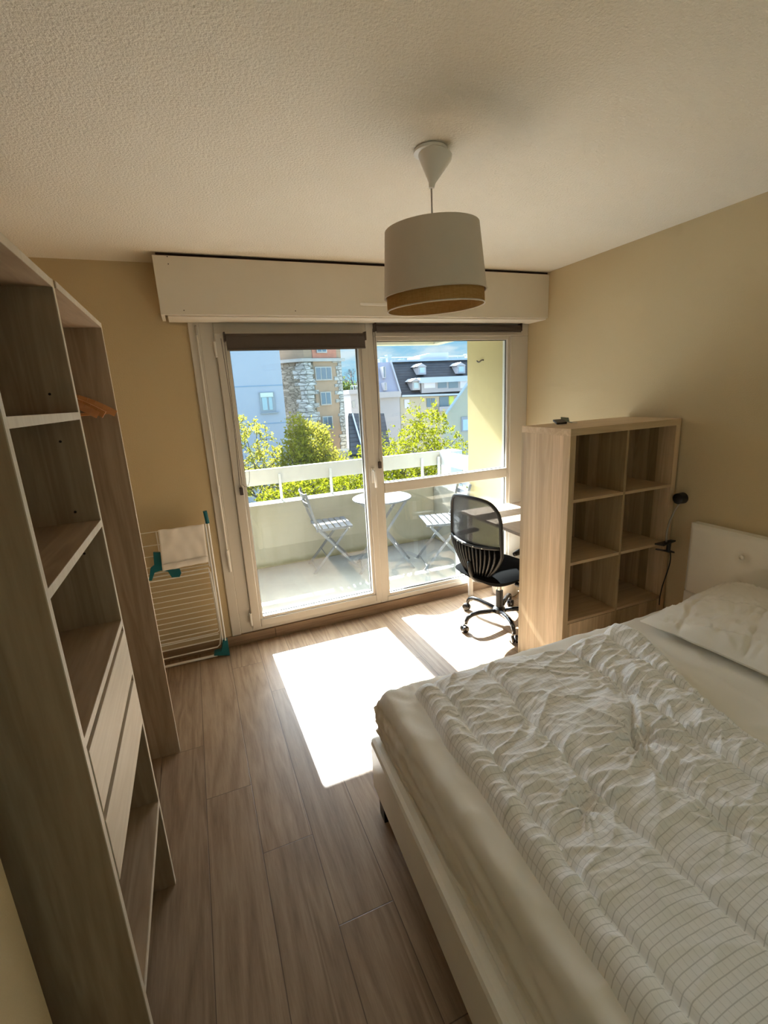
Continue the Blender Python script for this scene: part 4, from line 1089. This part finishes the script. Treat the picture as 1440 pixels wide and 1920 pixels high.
# trees
def foliage(name, mat, parent, pts, per, size, spread):
    n = len(pts) * per
    c = np.repeat(np.array(pts), per, axis=0) + rng.normal(0, spread, (n, 3))
    d1 = rng.normal(0, 1, (n, 3)); d1 /= np.linalg.norm(d1, axis=1)[:, None]
    d2 = rng.normal(0, 1, (n, 3)); d2 -= d1 * (d1 * d2).sum(1)[:, None]; d2 /= np.linalg.norm(d2, axis=1)[:, None]
    s = size * rng.uniform(.6, 1.3, (n, 1))
    V = np.empty((n, 4, 3)); V[:, 0] = c - d1 * s; V[:, 1] = c + d2 * s * .55; V[:, 2] = c + d1 * s; V[:, 3] = c - d2 * s * .55
    mb = MB(); mb.v = [tuple(p) for p in V.reshape(-1, 3)]; mb.f = [(4 * i, 4 * i + 1, 4 * i + 2, 4 * i + 3) for i in range(n)]
    return mb.build(name, mat, parent)
def tree(name, label, blobs, Y, mat, n, per, size, spread, trunk_px, twig=.7, seed=1, lim=4, rt=.16):
    """blobs: (px, py, radius in pixels, depth factor) ellipsoids of crown around the plane y = Y"""
    r = np.random.default_rng(seed)
    base = at(trunk_px, 900, Y); root = thing(name, label, 'tree', (base.x, Y, ZG))
    k = (Y - CAM.y) / FPX / FWD.y
    vol = np.array([b[2] ** 2 for b in blobs], float); vol /= vol.sum()
    pts = []
    for b, w in zip(blobs, vol):
        c = at(b[0], b[1], Y); R_ = b[2] * k
        m = max(3, int(n * w)); q = r.normal(0, 1, (m, 3)); q /= np.linalg.norm(q, axis=1)[:, None]
        q *= (r.uniform(.15, 1, (m, 1)) ** .45); q[:, 1] *= b[3] if len(b) > 3 else 1
        pts += [tuple(np.array(c) + p * R_) for p in q]
    P = np.array(pts)
    # skeleton: trunk, then each point joined to the nearest earlier node nearer the trunk
    top = np.array(at(blobs[0][0], blobs[0][1] + blobs[0][2] * .6, Y)); fork = np.array((base.x, Y, top[2] - 1.2))
    MB().tube([(base.x, Y, ZG), tuple(fork * .5 + np.array((base.x, Y, ZG)) * .5), tuple(fork)], [rt * 1.5, rt * 1.1, rt * .8], 10).build('trunk', 'bark', root, smooth=True)
    br_ = MB(); nodes = [fork]; order = np.argsort(np.linalg.norm(P - fork, axis=1))
    dist = {0: 0}
    take = order[:: max(1, len(order) // 260)]
    for i in take:
        p = P[i]; N_ = np.array(nodes); dd = np.linalg.norm(N_ - p, axis=1) + .25 * np.linalg.norm(N_ - fork, axis=1); j = int(np.argmin(dd)); q = N_[j]
        ln = np.linalg.norm(p - q)
        if ln < .02: continue
        mid = (p + q) / 2 + r.normal(0, .06, 3) * ln; mid[2] += .05 * ln
        lev = min(1, np.linalg.norm(q - fork) / (np.linalg.norm(P - fork, axis=1).max()))
        r0_ = rt * .5 * (1 - lev) ** 2 + .010; 
        br_.tube([tuple(q), tuple(mid), tuple(p)], [r0_, r0_ * .75, r0_ * .5], 5)
        nodes.append(mid); nodes.append(p)
    br_.build('branches', 'bark', root, smooth=True)
    foliage('foliage', mat, root, pts, per, size, spread)
    return root
tree('spring_tree', 'bright yellow-green spring tree in front of dormer building', [(790, 850, 80, 1), (760, 900, 90, 1), (840, 880, 70, 1), (800, 790, 42, 1), (690, 905, 70, 1), (650, 930, 60, 1), (860, 930, 70, 1), (720, 960, 90, 1)], 14, 'leaf_a', 2100, 14, .050, .060, 770, seed=2)
tree('sparse_tree', 'sparse budding tree in front of the blue block', [(455, 850, 62, 1), (490, 900, 55, 1), (540, 915, 45, 1), (445, 800, 25, 1), (470, 950, 70, 1)], 12, 'leaf_b', 520, 16, .042, .050, 470, seed=4, rt=.07)
tree('weeping_tree', 'soft yellow-green tree between blue block and tower', [(578, 840, 42, 1), (560, 875, 48, 1), (605, 880, 45, 1), (562, 805, 24, 1), (600, 810, 18, 1), (590, 930, 70, 1)], 25, 'leaf_b', 1000, 18, .085, .16, 585, seed=5)
tree('low_leafy_tree', 'small bright green tree low behind the parapet', [(560, 935, 36, 1), (610, 925, 40, 1), (510, 945, 30, 1)], 9, 'leaf_a', 380, 12, .038, .045, 575, seed=8, rt=.07)
tree('distant_tree', 'distant green tree beyond the white house', [(652, 760, 26, .7), (645, 735, 18, .7), (680, 745, 16, .7)], 75, 'leaf_c', 300, 14, .25, .5, 655, seed=6, rt=.4)
# bare tree behind the white house
bt_ = thing('bare_tree', 'leafless tree against the sky beside the tower', 'tree', (at(664, 720, 62).x, 62, ZG))
rb_ = np.random.default_rng(11); bm_ = MB()
def grow(p, d, ln, r_, lev):
    q = p + d * ln; m_ = (p + q) / 2 + Vector(rb_.normal(0, .06, 3)) * ln
    bm_.tube([p, m_, q], [r_, r_ * .85, r_ * .65], 5)
    if lev == 0: return
    for _ in range(3):
        nd = (d + Vector(rb_.normal(0, .55, 3))).normalized(); nd.z = abs(nd.z) * .8 + .05
        grow(q, nd.normalized(), ln * .68, r_ * .6, lev - 1)
bs = at(664, 735, 62)
MB().tube([(bs.x, 62, ZG), bs], [.4, .2], 8).build('trunk', 'bark', bt_, smooth=True)
for k in range(3): grow(bs, Vector((rb_.normal(0, .4), rb_.normal(0, .3), 1)).normalized(), 1.3, .09, 4)
bm_.build('branches', 'bark', bt_)
# verge below
struct(B(-10, 20, 6, 20, ZG, ZG + .05).build('verge', 'grass'), 'grass strip under the trees', 'verge')
